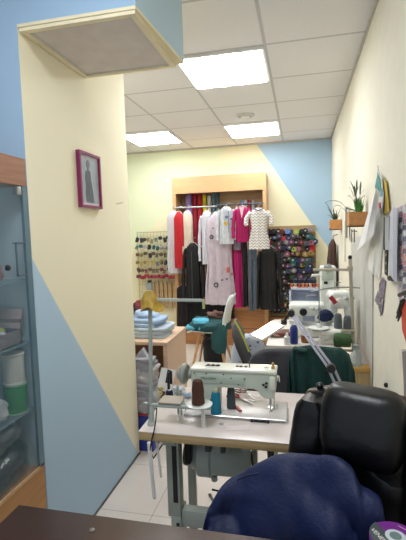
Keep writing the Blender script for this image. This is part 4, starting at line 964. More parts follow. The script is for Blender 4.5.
# tall upright machine
Y = 3.20
a = at(320, 266, 'Y', Y); b2 = at(336, 300, 'Y', Y)
t = thing('coverstitch_machine', 'tall upright white machine behind the overlocks near the corner', 'machine', ((a.x+b2.x)/2, Y, SZ))
MB().rbox((a.x-.03, Y-.08, SZ), (b2.x+.0, Y+.10, SZ+.10), .012).build('base', M_offw, t)
MB().rbox((a.x, Y-.03, SZ+.09), (b2.x, Y+.08, a.z), .016, 3).build('column', M_offw, t)
MB().rbox((a.x+.01, Y-.04, a.z-.10), (b2.x-.02, Y-.028, a.z-.02), .004).build('front_plate', M_mach, t)
q = at(326, 283, 'Y', Y-.05); MB().rbox((q.x-.014, Y-.044, q.z-.01), (q.x+.012, Y-.03, q.z+.01), .003).build('display', M_black, t)
q = at(328, 268, 'Y', Y-.05); MB().lathe([(.03, 0), (.03, .02), (.018, .026)], (q.x, Y-.03, q.z), (0, -1, 0), 20).build('handwheel', M_steel, t)
q = at(330, 275, 'Y', Y); MB().tube([(a.x+.0, Y-.05, q.z), (a.x-.06, Y-.07, q.z+.006)], .01, 8).build('arm', M_offw, t)
# pale lavender bobbin cabinet
Y = 3.22
a = at(289, 288, 'Y', Y); b2 = at(321, 306, 'Y', Y)
t = thing('lavender_drawer_box', 'pale lavender open box shelf behind the white overlock machine', 'box', ((a.x+b2.x)/2, Y+.06, SZ))
x0, x1, z1 = a.x, b2.x, a.z
M_lav = mat('pale lavender plastic', (204, 210, 228), .45)
MB().box((x0, Y, SZ), (x0+.014, Y+.14, z1)).box((x1-.014, Y, SZ), (x1, Y+.14, z1)).box((x0, Y, z1-.014), (x1, Y+.14, z1)).box((x0, Y, z1-.14), (x1, Y+.13, z1-.13)).build('case', M_lav, t)
MB().box((x0, Y+.128, SZ), (x1, Y+.14, z1)).build('back', mat('grey lavender back', (186, 194, 214), .5), t)
for k in range(8):
    x = x0+.02+(x1-x0-.04)*k/7
    rgb = [(196, 110, 70), (206, 176, 140), (176, 70, 60), (214, 140, 90)][k % 4]
    tag(MB().lathe([(.013, 0), (.013, .004), (.009, .006), (.009, .024), (.013, .026), (.013, .03)], (x, Y+.03, z1), n=14).build('bobbin', mat('small bobbin %d' % (k % 4), rgb, .5)), '%s bobbin standing on the lavender box, %s from left' % (['orange', 'beige', 'red', 'peach'][k % 4], ordn[k]), 'bobbin', 'bobbins on the lavender box')
for k in range(5):
    x = x0+.05+.034*k
    tag(MB().lathe([(.017, 0), (.019, .004), (.017, .055), (.010, .06)], (x, Y+.09, z1), n=16).build('thread_cone', mat('dark navy thread', (38, 48, 66), .8)), 'dark navy cone standing on the lavender box, %s from left' % ordn[k], 'thread cone', 'navy cones on the lavender box')

# thread stand with plates (right)
Y = 2.72
t = thing('cone_stand', 'cream thread stand with upright pole, cross arms and plates by the right wall', 'thread stand', (.262, Y, 0))
top_ = at(350, 259, 'Y', Y); bot = at(353.5, 358, 'Y', Y)
M_crm = mat('cream grey metal', (186, 178, 158), .5)
MB().tube([(bot.x, Y, .70), (top_.x, Y, top_.z)], .011, 12).tube([(bot.x, Y, .75), (bot.x, Y, .70), (.225, Y, .70), (.225, Y, .745)], .008, 8).build('pole', M_crm, t)
MB().lathe([(.010, 0), (.013, .012), (.008, .022)], (top_.x, Y, top_.z), n=14).build('knob', M_black, t)
MB().lathe([(.018, 0), (.018, .03)], (top_.x, Y, top_.z-.075), n=14).build('clamp', M_crm, t)
a = at(313, 270, 'Y', Y); b2 = at(353, 268, 'Y', Y); MB().rbox((a.x, Y-.010, a.z-.008), (b2.x, Y+.010, a.z+.009), .004).build('upper_arm', M_crm, t)
a = at(311, 292, 'Y', Y); b2 = at(360, 288, 'Y', Y)
pts = [Vector((a.x+(b2.x-a.x)*k/8, Y, a.z+(b2.z-a.z)*k/8+.016*math.sin(PI*k/8))) for k in range(9)]
MB().tube(pts, .0045, 6).build('wire_arm', M_steel, t)
a = at(312, 329, 'Y', Y); b2 = at(355, 328, 'Y', Y); MB().rbox((a.x, Y-.04, a.z-.006), (b2.x, Y+.05, a.z+.006), .006).build('shelf_plate', M_crm, t)
pz = a.z+.006
a = at(319, 326, 'Y', Y-.03); MB().lathe([(.02, 0), (.062, .003), (.064, .008), (.056, .009), (.015, .006), (.013, .03), (.004, .034)], (a.x, Y-.01, pz), n=30).build('cone_plate', M_offw, t)
a = at(319, 300, 'Y', Y); MB().tube([(a.x, Y-.01, pz), (a.x, Y-.01, a.z+.16)], .003, 6).build('spindle', M_steel, t)
for k, (px, h) in enumerate(((338, .098), (347.5, .085))):
    a = at(px, 327, 'Y', Y)
    tag(MB().lathe([(.010, 0), (.024, .002), (.025, .02), (.023, h*.8), (.018, h*.95), (.006, h)], (a.x, Y+.005, pz), n=24).build('thread_cone', mat('grey stand thread', (104, 110, 114), .85, bump=.8, bscale=200)),
        ['grey thread cone on the cream stand plate, left of the two', 'grey thread cone on the cream stand plate, right of the two next to the pole'][k], 'thread cone', 'grey cones on the cream stand')
# things under the plate
Y = 2.64
a = at(334, 340, 'Y', Y)
folded('folded_white_cloth', (a.x-.005, 2.72, SZ), (.15, .12, .085), mat('white cotton', (222, 220, 210), .9, bump=.3), 'white folded cloth under the plate of the cream stand', layers=3, seed=31)
a = at(327, 312, 'Y', 2.82)
tag(MB().blob((a.x-.012, 2.83-.03, a.z-.02), (.05, .03, .035), 2.6, .012, 20, 5).build('navy_cloth', mat('navy knit', (28, 38, 74), .9)), 'navy cloth tucked between the overlock machines', 'cloth')
a = at(342, 354, 'Y', 2.63)
t = thing('green_fabric_roll', 'small dark green fabric roll lying at the right end of the rear work table', 'fabric roll', (a.x, 2.63, .76))
MB().lathe([(.010, 0), (.038, .004), (.042, .02), (.041, .09), (.038, .10), (.012, .104)], (a.x-.05, 2.63, SZ+.04), (1, -.10, 0), 24).build('fabric', mat('bottle green fabric', (58, 88, 50), .85, bump=.4), t)
MB().lathe([(.012, 0), (.012, .004)], (a.x+.054, 2.62, SZ+.04), (1, -.10, 0), 14).build('core', M_black, t)
# bottle and jars on the table
a = at(294, 345, 'Y', 2.66)
t = thing('blue_spray_bottle', 'dark blue bottle with white cap beside the lamp', 'bottle', (a.x, 2.66, SZ))
MB().lathe([(.022, 0), (.025, .006), (.025, .10), (.016, .118), (.010, .122)], (a.x, 2.66, SZ), n=20).build('body', mat('deep blue plastic', (28, 54, 128), .3), t)
MB().lathe([(.012, 0), (.014, .01), (.014, .028), (.006, .034)], (a.x, 2.66, SZ+.12), n=16).rbox((a.x-.03, 2.65, SZ+.138), (a.x+.012, 2.67, SZ+.152), .004).build('cap', M_white, t)
a = at(305, 345, 'Y', 2.70)
t = thing('amber_jar', 'cream jar with amber base next to the blue bottle', 'jar', (a.x, 2.70, SZ))
MB().lathe([(.024, 0), (.026, .004), (.026, .045)], (a.x, 2.70, SZ), n=20).build('body', mat('amber glass', (150, 96, 48), .25), t)
MB().lathe([(.020, 0), (.020, .035), (.012, .045)], (a.x, 2.70, SZ+.045), n=20).build('lid', mat('cream lid', (218, 206, 176), .5), t)
a = at(287, 348, 'Y', 2.62)
tag(MB().lathe([(.018, 0), (.018, .05), (.008, .06), (.008, .075)], (a.x, 2.63, SZ), n=18).build('white_bottle', M_white), 'small white bottle left of the blue bottle', 'bottle')
# brown bag with strap, patterned cloth, dark chair back
a = at(266, 335, 'Y', 2.80); b2 = at(289, 350, 'Y', 2.80)
t = thing('brown_leather_bag', 'dark reddish brown leather bag on the rear work table behind the lamp', 'bag', ((a.x+b2.x)/2, 2.84, SZ))
MB().rbox((a.x, 2.80, SZ), (b2.x+.02, 2.92, a.z+.02), .02, 3).build('body', mat('red brown leather', (98, 50, 40), .5, bump=.3), t)
MB().box((a.x+.05, 2.795, SZ+.005), (a.x+.066, 2.80, a.z+.005)).build('strap', mat('pale strap', (180, 160, 140), .6), t)
MB().tube([(a.x+.01, 2.80, a.z-.02), (a.x+.03, 2.79, a.z+.015), (a.x+.09, 2.79, a.z-.005)], .006, 8).build('handle', mat('pinkish strap', (170, 120, 110), .6), t)
g = NG('blue print cloth', .85)
v = g.nt.nodes.new('ShaderNodeTexVoronoi'); v.inputs['Scale'].default_value = 38; g.nt.links.new(g.co, v.inputs['Vector'])
g.color(g.mix(g.f('LESS_THAN', v.outputs['Distance'], .28), lin((206, 210, 220)), lin((88, 100, 140))))
a = at(252, 342, 'Y', 2.5)
b = MB().blob((a.x, 2.46, a.z-.03), (.072, .045, .105), 2.6, .022, 14, 3, rot=(.1, .35, 0))
tag(b.build('patterned_cloth', g.m), 'white cloth with blue print bundled below the glowing lamp head', 'cloth')
# dark slanted chair back with tape measure
Y = 2.42
def pY(px, py, y=Y): return at(px, py, 'Y', y)
t = thing('dark_side_chair', 'dark chair with slanted back left of the grey chair, tape measure over it', 'chair', (-.33, 2.5, 0))
mid = [pY(234.5, 322), pY(237, 331), pY(241, 341), pY(245, 350), pY(249, 360), pY(251, 372)]
rs = []
for k, p in enumerate(mid):
    w = [.008, .022, .028, .028, .026, .02][k]
    rs.append([(p.x+w*math.cos(a_), p.y+.14*[.4, .9, 1, 1, 1, .9][k]*math.sin(a_), p.z+.01*math.sin(a_)) for a_ in [2*PI*j/20 for j in range(20)]])
MB().rings(rs).build('backrest', mat('charcoal shell', (52, 52, 56), .5), t, 60)
MB().tube([mid[4], (mid[4].x+.01, Y+.05, .45)], .014, 8).build('support', M_black, t)
MB().rbox((-.40, Y-.09, .42), (-.17, Y+.17, .46), .02).build('seat', mat('charcoal shell', (52, 52, 56), .5), t)
for sx in (-.37, -.20):
    for sy in (Y-.06, Y+.14): MB().tube([(sx, sy, .43), (sx+(-.02 if sx < -.3 else .02), sy, 0)], .011, 8).build('leg', M_black, t)
b = MB(); pts = [pY(235, 321, Y-.13), pY(239, 328, Y-.145), pY(244, 339, Y-.15), pY(249, 352, Y-.15)]
b.tube(pts, .006, 4)
tag(b.build('tape_measure', mat('yellow tape', (190, 190, 60), .5)), 'yellow green tape measure draped on the dark slanted chair back', 'tape measure')
a = pY(234, 362, 2.36)
tag(MB().lathe([(.045, -.08), (.040, .0), (.012, .14), (.006, .15)], (a.x-.002, 2.60-.08, a.z+.0), (0.05, 0, 1), 18).build('white_cloth_cone', mat('white cloth blue shade', (196, 206, 220), .8)), 'white cone shaped cloth standing left of the dark slanted chair', 'cloth')
o = bpy.data.objects['white_cloth_cone']

# grey office chair with green coat
Y = 2.12
t = thing('grey_office_chair', 'charcoal grey upholstered office chair seen from behind the near sewing machine', 'office chair', (-.04, Y, 0))
M_gc = mat('charcoal upholstery', (66, 66, 72), .9, bump=.4, bscale=120)
a = at(246, 356, 'Y', Y); xl = a.x
b = MB().blob((-.04, Y, .665), (.235, .045, .195), 4.2, .004, 8, 2, n=56, m=30); b.build('backrest', M_gc, t, 60)
MB().rbox((-.25, Y+.03, .41), (.17, Y+.42, .48), .035, 4).build('seat', M_gc, t)
MB().rbox((-.06, Y+.03, .36), (-.02, Y+.10, .56), .006).tube([(-.04, Y+.22, .07), (-.04, Y+.22, .41)], .024, 12).build('post', M_black, t)
for k in range(5):
    an = k*2*PI/5+.3; ex, ey = -.04+.20*math.cos(an), Y+.22+.20*math.sin(an)
    MB().tube([(-.04, Y+.22, .09), (ex, ey, .065)], [.02, .013], 8).build('base_arm', M_black, t)
    MB().lathe([(.028, -.018), (.028, .018)], (ex, ey, .029), (math.cos(an+PI/2), math.sin(an+PI/2), 0), 14).build('caster', M_black, t)
# coat: folded over the right part of the back, hem hanging in front
sil = [(287, 372), (289, 358), (292, 350.5), (299, 348), (312, 347), (328, 349), (342, 350), (350, 356), (355, 372)]
rs = []; Yc = 2.06; N = 66
sp = [at(a, b, 'Y', Yc) for a, b in sil]
for i in range(N+1):
    k = i/N*(len(sp)-1); j = min(int(k), len(sp)-2); f = k-j; p = sp[j]*(1-f)+sp[j+1]*f
    zb = .44; ring = []
    H = p.z-zb
    fold = .020*math.sin(i*.62+1.2)+.012*math.sin(i*1.31)
    for m_ in range(28):
        an = 2*PI*m_/28; sa = math.sin(an); ca = math.cos(an)
        zz = zb+H*(.5+.5*math.copysign(abs(sa)**.6, sa))
        fr_ = (1-(zz-zb)/H)
        ring.append((p.x+.03*fr_*math.sin(zz*12)*.5+ .012*fold*0, 2.105+.072*math.copysign(abs(ca)**.7, ca)*(.6+.4*fr_)+fold*(.25+.75*fr_)*(1 if ca < 0 else .3)-.01, zz))
    rs.append(ring)
t3 = thing('green_coat', 'dark bottle green coat draped over the right side of the grey office chair', 'coat', (.10, 2.1, .44))
MB().rings(rs).build('cloth', mat('bottle green cotton', (14, 58, 54), .8, var=.15, bump=.3, bscale=80), t3, 70)
a = at(300, 350, 'Y', 2.03); MB().blob((a.x, 2.06, a.z-.006), (.035, .03, .010), 2.4, .004, 30, 2, rot=(0, .25, 0)).build('collar', mat('bottle green cotton', (14, 58, 54), .8), t3)

# ------------------------------------------------------------------ desk lamp
t = thing('desk_lamp', 'glowing rectangular lamp head on a grey folding arm clamped behind the near table', 'desk lamp', (.13, 1.79, TZ))
M_alu = mat('grey aluminium', (150, 148, 158), .35, .4)
J0 = at(346, 402, 'Y', 1.78); J1 = at(331, 368, 'Y', 1.86); J2 = at(291, 313, 'Y', 2.0)
MB().rbox((J0.x-.02, 1.76, TZ), (J0.x+.02, 1.80, max(J0.z, TZ+.03)), .004).build('clamp', M_black, t)
off = Vector((.010, 0, .006))
MB().tube([J0-off, J1-off], .006, 8).tube([J0+off, J1+off], .006, 8).build('lower_arm', M_alu, t)
d = (J2-J1).normalized(); sd = d.cross(Vector((0, 1, 0))).normalized()
b = MB()
for s_ in (-1, 1):
    b.tube([J1+sd*.009*s_, J2+sd*.006*s_], .0078, 4)
b.build('upper_arm', M_alu, t)
MB().lathe([(.018, -.016), (.020, -.01), (.020, .01), (.018, .016)], J1, (0, 1, 0), 16).build('joint', M_black, t)
MB().lathe([(.016, -.018), (.018, -.01), (.018, .01), (.016, .018)], J2, (0, 1, 0), 16).build('joint', M_black, t)
H0 = at(284, 322, 'Y', 2.02)
MB().tube([J2, (J2+H0)/2+Vector((.0, 0, .008)), H0], .007, 8).rbox(tuple(H0-Vector((.014, .012, .012))), tuple(H0+Vector((.014, .012, .012))), .004).build('head_joint', M_black, t)
c = [at(250.5, 334.5, 'Y', 2.05), at(272.5, 320.5, 'Y', 2.05), at(283, 325, 'Y', 1.98), at(261.5, 339, 'Y', 1.98)]
nrm = (c[1]-c[0]).cross(c[3]-c[0]).normalized()
if nrm.dot(EYE-c[0]) < 0: nrm = -nrm
MB().prism([p-nrm*.003 for p in c], -nrm*.012).build('lamp_head', M_white, t)
ce = sum(c, Vector())/4
MB().prism([ce+(p-ce)*.93-nrm*.003 for p in c], nrm*.003).build('light_panel', mat('warm glowing panel', (255, 232, 196), .5, var=0, emit=14), t)

# ------------------------------------------------------------------ right side cabinet with jar
t = thing('side_cabinet', 'narrow cabinet with yellow wood top against the right wall', 'cabinet', (.33, 2.60, 0))
MB().rbox((.248, 2.50, .635), (XR-.002, 2.585, .66), .003).build('top', wood('yellow wood', (206, 162, 84), .5, 0), t)
MB().box((.258, 2.51, 0), (XR-.004, 2.58, .635)).build('body', wood('pale yellow board', (196, 168, 122), .6, 2), t)
a = at(356, 359, 'Y', 2.54)
t = thing('glass_jar', 'clear bluish glass jar on the yellow wood cabinet by the right wall', 'jar', (a.x, 2.54, .66))
M_gj = mat('bluish jar glass', (190, 206, 206), .08, alpha=.3)
MB().lathe([(.030, 0), (.034, .004), (.036, .06), (.030, .07), (.018, .085), (.018, .11), (.016, .11), (.016, .085), (.028, .068), (.033, .006), (.0, .004)], (a.x, 2.54, .66), n=24).build('glass', M_gj, t)
MB().lathe([(.019, 0), (.019, .014), (.008, .018)], (a.x, 2.54, .77), n=18).build('cap', mat('grey cap', (130, 138, 138), .5), t)

# ------------------------------------------------------------------ right wall: planters
def leaf(b, p0, p1, w, droop, mi=0, n=8):
    p0 = Vector(p0); p1 = Vector(p1); sd = (p1-p0).cross(Vector((0, 0, 1)))
    sd = sd.normalized() if sd.length > 1e-4 else Vector((1, 0, 0))
    rs = []
    for k in range(n+1):
        u = k/n; p = p0.lerp(p1, u)+Vector((0, 0, droop*4*u*(1-u)))
        ww = w*(math.sin(PI*min(1, .15+u*.9))**.7 if u < .95 else .15)
        rs.append([p-sd*ww, p+Vector((0, 0, .002)), p+sd*ww, p-Vector((0, 0, .002))])
    b.rings(rs, True, mi)
M_pl = wood('terracotta wood planter', (196, 136, 80), .55, 1)
M_leaf = mat('fresh green leaf', (84, 146, 66), .5, var=.3)
M_leaf2 = mat('dark grey green leaf', (76, 96, 82), .5, var=.3)
M_soil = mat('soil', (50, 38, 30), .95)
def planter(x0, x1, y0, y1, z0, z1, label, leaves, par_label):
    t = thing('wall_planter', label, 'planter', ((x0+x1)/2, (y0+y1)/2, z0), 'wooden wall planters')
    w = .008
    MB().box((x0, y0, z0), (x1, y0+w, z1)).box((x0, y1-w, z0), (x1, y1, z1)).box((x0, y0+w, z0), (x0+w, y1-w, z1)).box((x1-w, y0+w, z0), (x1, y1-w, z1)).box((x0, y0, z0), (x1, y1, z0+w)).build('box', M_pl, t)
    MB().box((x0+w, y0+w, z0+w), (x1-w, y1-w, z1-.015)).build('soil', M_soil, t)
    p = thing('potted_plant', par_label, 'plant', ((x0+x1)/2, (y0+y1)/2, z1-.02), 'plants in the wall planters')
    for nm, m, ls in leaves:
        b = MB()
        for l in ls: leaf(b, *l)
        b.build(nm, m, p, 60)
# near planter
zz = (at(353, 212, 'Y', 2.66).z, at(353, 227, 'Y', 2.66).z)
c0 = Vector((.340, 2.73, zz[0]-.015))
random.seed(3)
gl = []
for k in range(26):
    a_ = random.uniform(0, 2*PI); r = random.uniform(.01, .04)
    gl.append((c0+Vector((.01*math.cos(a_)+.008, .02*math.sin(a_), 0)), c0+Vector((.01+r*math.cos(a_), r*1.3*math.sin(a_), random.uniform(.05, .11))), .009, 0))
dl = []
for px, py in ((348, 196), (350, 181), (354, 185), (357, 179), (361, 181), (364, 190), (349, 187), (359, 186), (366, 196)):
    e = at(px, py, 'Y', 2.73); e.x = min(e.x, .385)
    m_ = Vector(((c0.x+e.x)/2+random.uniform(-.015, .015), 2.73+random.uniform(-.02, .02), (c0.z+e.z)/2+.02))
    dl.append((c0, m_, .0055, .0)); dl.append((m_, e, .0055, .012))
planter(.288, XR-.003, 2.67, 2.80, zz[1], zz[0], 'larger wooden wall planter with bushy plant, nearer the camera', [('leaf_cluster', M_leaf, gl), ('dry_stem_cluster', M_leaf2, dl)], 'bushy green plant with long dark stems in the nearer wall planter')
zz2 = (at(336, 219.5, 'Y', 4.28).z, at(336, 230, 'Y', 4.28).z)
c1 = Vector((.335, 4.34, zz2[0]-.015)); l2 = []
for px, py, dr in ((325, 202, .02), (327, 207, .01), (330, 211, .0), (333, 207, 0), (337, 210, 0), (341, 208, 0), (328, 215, .01), (335, 213, 0), (340, 214, 0)):
    e = at(px, py, 'Y', 4.30); e.x = min(e.x, .385); l2.append((c1, e, .009, dr))
for px, py in ((346, 203), (349, 207)):
    pass
a = at(335.5, 219, 'Y', 4.28); 
planter(.285, XR-.003, 4.27, 4.40, zz2[1], zz2[0], 'smaller wooden wall planter further back near the blue wall', [('leaf_cluster', M_leaf2, l2)], 'spiky dark green plant in the smaller rear wall planter')
# arching vine between planters
b = MB(); Yv = 3.25
pts = [at(px, py, 'Y', Yv) for px, py in ((325, 203), (330, 201), (336, 201), (341, 203), (346, 208))]
for k in range(4): leaf(b, pts[k], pts[k+1]+(pts[k+1]-pts[k])*.2, .012, .004)
pts2 = [at(px, py, 'Y', Yv) for px, py in ((334, 207), (338, 205), (342, 208), (347, 213))]
for k in range(3): leaf(b, pts2[k], pts2[k+1], .010, .004)
b.tube([pts[4], (XR-.003, 3.25, pts[4].z-.02)], .004, 6); b.tube([pts2[3], (XR-.003, 3.25, pts[4].z-.03)], .004, 6)
tag(b.build('arching_succulent', M_leaf2), 'long dark succulent stems arching out between the two wall planters', 'plant')

# hanging things on the right wall
def wallpoly(pts, x=None, th=.004):
    x = XR-.008 if x is None else x
    return MB().prism([at(a, b, 'X', x) for a, b in pts], (th, 0, 0))
def sheet(name, cols_, m, label, cat, wav=.0, th=.003, group=None, sub=10):
    """cloth or paper hanging near the wall: cols_ = [(px_top, py_top, px_bottom, py_bottom, x)]"""
    top_ = [at(c[0], c[1], 'X', c[4]) for c in cols_]; bot_ = [at(c[2], c[3], 'X', c[4]) for c in cols_]
    rows_ = 14; F = []; B = []
    pp = []; n = len(cols_)
    def samp(arr, u):
        k = u*(n-1); i = min(int(k), n-2); f = k-i; f = f*f*(3-2*f); return arr[i].lerp(arr[i+1], f)
    nc = sub
    for r in range(rows_+1):
        v = r/rows_; F.append([samp(top_, c/nc).lerp(samp(bot_, c/nc), v)+Vector((-wav*(.3+.7*v)*(1+math.sin(c*2.1+v*4)), 0, 0)) for c in range(nc+1)])
    vs = [q for row in F for q in row]+[q+Vector((th, 0, 0)) for row in F for q in row]; K = (rows_+1)*(nc+1); fs = []
    for r in range(rows_):
        for c in range(nc):
            i = r*(nc+1)+c; fs.append((i, i+1, i+nc+2, i+nc+1)); fs.append((K+i, K+i+nc+1, K+i+nc+2, K+i+1))
    for r in range(rows_):
        i = r*(nc+1); fs.append((i, i+nc+1, K+i+nc+1, K+i)); i += nc; fs.append((i, K+i, K+i+nc+1, i+nc+1))
    for c in range(nc):
        fs.append((c, K+c, K+c+1, c+1)); i = rows_*(nc+1)+c; fs.append((i, i+1, K+i+1, K+i))
    return tag(MB().add(vs, fs).build(name, m, None, 60), label, cat, group)
M_pap = mat('pattern paper', (224, 223, 214), .6, var=.05, scale=8)
M_pap2 = mat('grey white film', (204, 202, 194), .45, var=.06, scale=6, bump=.4, bscale=6)
sheet('translucent_pattern', [(351, 238, 355, 330, .380), (361, 236, 360, 392, .376), (373, 240, 372, 392, .3895)], M_pap2, 'long translucent pattern sheet hanging below the nearer planter', 'pattern sheet', .004)
sheet('garment_film', [(371, 212, 368.5, 268, .376), (377, 203, 374, 274, .37), (384.3, 215, 380, 279, .3895)], M_pap, 'tall grey white garment film hanging on the right wall behind the curled paper', 'garment cover', .004)
sheet('curled_white_paper', [(373, 196, 357, 251, .335), (376, 188, 365, 243, .325), (378.5, 192, 373.5, 235, .345)], mat('bright white paper', (236, 236, 236), .6), 'bright white paper with curled lower corner on the right wall', 'paper')
sheet('yellow_sheet', [(383, 178, 383, 214, .385), (386, 182, 389, 212, .383)], mat('mustard paper', (202, 172, 72), .7), 'mustard yellow sheet hanging behind the teal brochure', 'paper')
t = thing('teal_brochure', 'teal and white brochure with pink print hanging on the right wall', 'brochure', tuple(at(378, 215, 'X', .375)))
wallpoly([(374.5, 186), (378, 171.5), (381, 178), (383, 196), (381.5, 217), (377, 205)], .374, .004).build('page', mat('white glossy page', (220, 224, 222), .4), t)
wallpoly([(374.8, 187), (377.5, 173), (380, 180), (381, 190), (377.5, 193)], .371, .002).build('teal_band', mat('teal print', (48, 140, 132), .5), t)
wallpoly([(379, 190), (381.8, 189), (382, 196), (379.5, 197)], .371, .002).build('blue_band', mat('sky print', (90, 160, 190), .5), t)
wallpoly([(378, 204), (380, 202), (380.5, 207), (378.8, 209)], .371, .002).build('pink_band', mat('pink print', (200, 60, 120), .5), t)
wallpoly([(379.2, 210), (381.2, 208), (381.4, 213), (380.2, 214)], .371, .002).build('blue_dot', mat('grey print', (90, 90, 120), .5), t)
tag(MB().tube([at(378.5, 170, 'X', XR-.003), at(377.5, 173, 'X', .374)], .002, 6).tube([at(377.8, 165, 'X', XR-.002), at(378, 172, 'X', XR-.004)], .0015, 6).build('wall_hook', M_steel), 'thin wire hook above the teal brochure', 'hook')
t = thing('heart_strip', 'black and white strip with heart cut outs hanging beside the price board', 'strip', tuple(at(387, 285, 'X', .38)))
wallpoly([(384.5, 216), (389, 217), (388.5, 262), (385, 262)], .380, .004).build('grey_part', mat('grey strip', (176, 180, 184), .5), t)
wallpoly([(384.5, 250), (387.5, 250), (387, 276), (384.5, 274)], .376, .004).build('black_part', M_black, t)
for y in (255, 263, 271): 
    q = at(386, y, 'X', .3755); MB().lathe([(.006, 0), (.006, .001)], q, (-1, 0, 0), 8).build('heart', mat('cream heart', (214, 206, 180), .6), t)
wallpoly([(383.6, 217), (384.3, 217), (384, 250), (383.4, 250)], .378, .006).build('dark_edge', mat('dark edge', (50, 54, 60), .5), t)
wallpoly([(389, 216), (389.7, 216), (389.3, 240), (388.6, 240)], .378, .006).build('dark_edge', mat('dark edge', (50, 54, 60), .5), t)
tag(MB().prism([at(387, 277, 'X', .374), at(391.5, 275, 'X', .374), at(391.5, 281, 'X', .374), at(388, 280.5, 'X', .374)], (.018, 0, 0)).build('black_binder_clip', M_black), 'black binder clip on the right wall below the white board', 'clip')
sheet('white_board_sheet', [(390, 212, 388.5, 272, .372), (393, 207, 393, 280, .36), (397, 208, 396, 282, .37)], mat('blue white card', (196, 198, 208), .5), 'pale blue white card panel left of the photo collage', 'panel')
g = NG('collage print', .4)
v = g.nt.nodes.new('ShaderNodeTexVoronoi'); v.inputs['Scale'].default_value = 45; v.distance = 'CHEBYCHEV'; g.nt.links.new(g.co, v.inputs['Vector'])
hs = g.nt.nodes.new('ShaderNodeHueSaturation'); hs.inputs['Saturation'].default_value = .32; hs.inputs['Value'].default_value = .85; g.nt.links.new(v.outputs['Color'], hs.inputs['Color'])
g.color(g.mix(.35, hs.outputs[0], lin((196, 176, 180))))
t = thing('photo_collage', 'glossy collage of small photos on the right wall at the picture edge', 'poster', tuple(at(402, 300, 'X', XR-.01)))
q = [at(397, 208, 'X', XR-.006), at(409, 202, 'X', XR-.006), at(409, 312, 'X', XR-.006), at(399, 302, 'X', XR-.006), at(396, 280, 'X', XR-.006)]
MB().prism(q, (.004, 0, 0)).build('print', g.m, t)
pc = [(150, 120, 140), (96, 98, 120), (206, 160, 144), (70, 70, 92), (176, 170, 186), (190, 130, 136), (214, 208, 210), (120, 96, 120)]
for k in range(14):
    y0 = 212+5.9*k
    for c_, (xa, xb) in enumerate(((399, 402), (402.6, 406.5))):
        if k > 12 and c_ == 0: continue
        wallpoly([(xa+.02*k, y0+c_*1.5), (xb+.02*k, y0-.8+c_*1.5), (xb+.02*k, y0+4+c_*1.5), (xa+.02*k, y0+4.8+c_*1.5)], XR-.0075, .0015).build('photo', mat('photo %d' % ((k*3+c_*5) % 8), pc[(k*3+c_*5) % 8], .35, var=.6, scale=60), t)
# patterned photo diamonds
for k, (pts, lb) in enumerate([([(382.5, 277), (385.5, 281), (383, 300), (378.5, 294), (379, 284)], 'upper diamond shaped photo on the right wall below the heart strip'),
                  ([(377.5, 291), (381, 298), (379.5, 304), (377, 305), (374.5, 300)], 'lower left diamond shaped photo on the right wall'),
                  ([(379.5, 303), (383.5, 300), (382, 312), (380.5, 316), (378, 307)], 'lowest diamond shaped photo on the right wall')]):
    tag(wallpoly(pts, XR-.006, .003).build('diamond_photo', mat('diamond print %d' % k, (128, 118, 130), .4, var=.9, scale=55)), lb, 'photo', 'diamond photos on the right wall')
# ruler strips near planters
t = thing('hanging_ruler', 'dark grey green ruler hanging between the planters', 'ruler', (.37, 3.6, 1.4))
a = at(345.7, 207, 'X', .365); b2 = at(346.7, 238, 'X', .365)
MB().prism([(.366, a.y-.05, a.z), (.366, a.y+.06, a.z), (.366, a.y+.03, b2.z), (.366, a.y-.08, b2.z)], (.006, 0, 0)).build('blade', mat('ruler', (112, 118, 106), .4), t)
MB().tube([(.369, a.y, a.z-.01), (XR, a.y, a.z)], .003, 6).build('nail', M_steel, t)
a = at(345, 233, 'X', .37); b2 = at(344.5, 262, 'X', .37)
tag(MB().tube([(.380, a.y+.1, a.z+.1), (.380, a.y+.1, b2.z)], .006, 6).tube([(.380, a.y+.1, a.z+.09), (XR, a.y+.1, a.z+.095)], .003, 6).build('white_rod', mat('pale rod', (200, 200, 188), .5)), 'thin pale rod hanging on the wall below the ruler', 'rod')
for k, px in enumerate((351, 353.5)):
    a = at(px, 229, 'X', .37); b2 = at(px, 242, 'X', .37)
    tag(MB().box((.372, a.y-.012, b2.z), (.378, a.y+.012, a.z)).box((.378, a.y-.003, a.z-.02), (XR, a.y+.003, a.z-.012)).build('metal_tool', mat('dark tool steel', (96, 98, 104), .4, .5)), ['left dark metal tool hanging under the nearer planter', 'right dark metal tool hanging under the nearer planter'][k], 'tool', 'tools under the planter')
# brown garment at the back right corner
b = g_loft([(1.36, .345, .012, .03), (1.30, .34, .04, .08), (1.1, .335, .05, .13), (.86, .33, .055, .16)], 4.75, 6, .008, 2)
t = thing('brown_wall_coat', 'dark brown coat hanging on the right wall in the far corner', 'coat', (.34, 4.75, .86))
b.build('body', mat('dark brown wool', (70, 48, 38), .9), t, 70)
MB().tube([(.345, 4.75, 1.36), (.35, 4.75, 1.40), (XR, 4.75, 1.41)], .004, 6).build('loop', M_black, t)
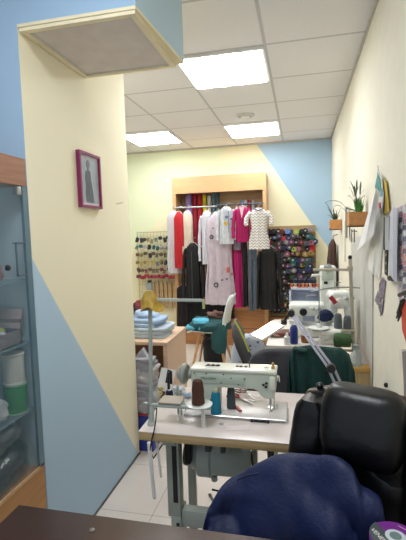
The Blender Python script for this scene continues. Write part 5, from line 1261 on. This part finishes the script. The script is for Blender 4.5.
# orange bag with black fringe at the picture edge
Y = 1.72
t = thing('orange_bag', 'orange red bag with black strap hanging on the right wall at the picture edge', 'bag', tuple(at(404, 345, 'X', .36)))
q = [at(a, b, 'X', .352) for a, b in ((400, 308), (403, 300), (410, 298), (411, 352), (406, 346), (401.5, 332))]
bo = MB().prism(q, (.036, 0, 0)).build('body', mat('orange red cloth', (196, 70, 34), .7, bump=.3), t)
bv = bo.modifiers.new('bevel', 'BEVEL'); bv.width = .012; bv.segments = 3
MB().tube([at(399.5, 295, 'X', .35), at(403, 293.5, 'X', .35), at(410, 291, 'X', .35)], .008, 8).build('strap', M_black, t)
b = MB()
for px, py, ex, ey in ((402, 301, 399, 308), (401, 305, 397, 313), (400.5, 309, 396.5, 318), (404, 300, 401, 310), (401, 312, 398, 321)):
    b.tube([at(px, py, 'X', .349), at(ex, ey, 'X', .349)], [.007, .003], 6)
b.build('fringe', M_black, t)
MB().tube([at(405, 297, 'X', .352), at(405, 292, 'X', XR)], .003, 6).build('loop', M_black, t)
a = at(405, 362, 'X', .375)
q = [at(a_, b_, 'X', .374) for a_, b_ in ((402, 352), (408, 350), (410, 400), (404, 405), (403.5, 380))]
tag(MB().prism(q, (.018, 0, 0)).build('grey_curtain', mat('grey hanging cloth', (120, 116, 116), .8)), 'grey cloth hanging on the right wall below the orange bag', 'cloth')
t = thing('wall_socket', 'white socket on the right wall below the orange bag', 'socket', tuple(at(401, 362, 'X', XR-.01)))
q = [at(a_, b_, 'X', XR-.014) for a_, b_ in ((399, 350), (402, 349), (402.5, 368), (399.5, 368))]
MB().prism(q, (.0135, 0, 0)).build('plate', mat('socket white', (222, 216, 204), .5), t)
a = at(385.5, 385, 'X', .385)
tag(MB().lathe([(.010, 0), (.012, .010), (.006, .016)], (XR-.001, a.y, a.z), (-1, 0, 0), 12).build('black_wall_knob', M_black), 'tiny black knob on the right wall just above the black chair', 'knob')

# ------------------------------------------------------------------ light and output
w = bpy.data.worlds.new('World'); bpy.context.scene.world = w; w.use_nodes = True
w.node_tree.nodes['Background'].inputs[0].default_value = (.78, .88, 1, 1); w.node_tree.nodes['Background'].inputs[1].default_value = .6
vs_ = bpy.context.scene.view_settings
bpy.context.scene.display_settings.display_device = 'sRGB'
vs_.view_transform = 'Standard'; vs_.look = 'None'; vs_.gamma = 1; vs_.use_curve_mapping = False; vs_.exposure = .2
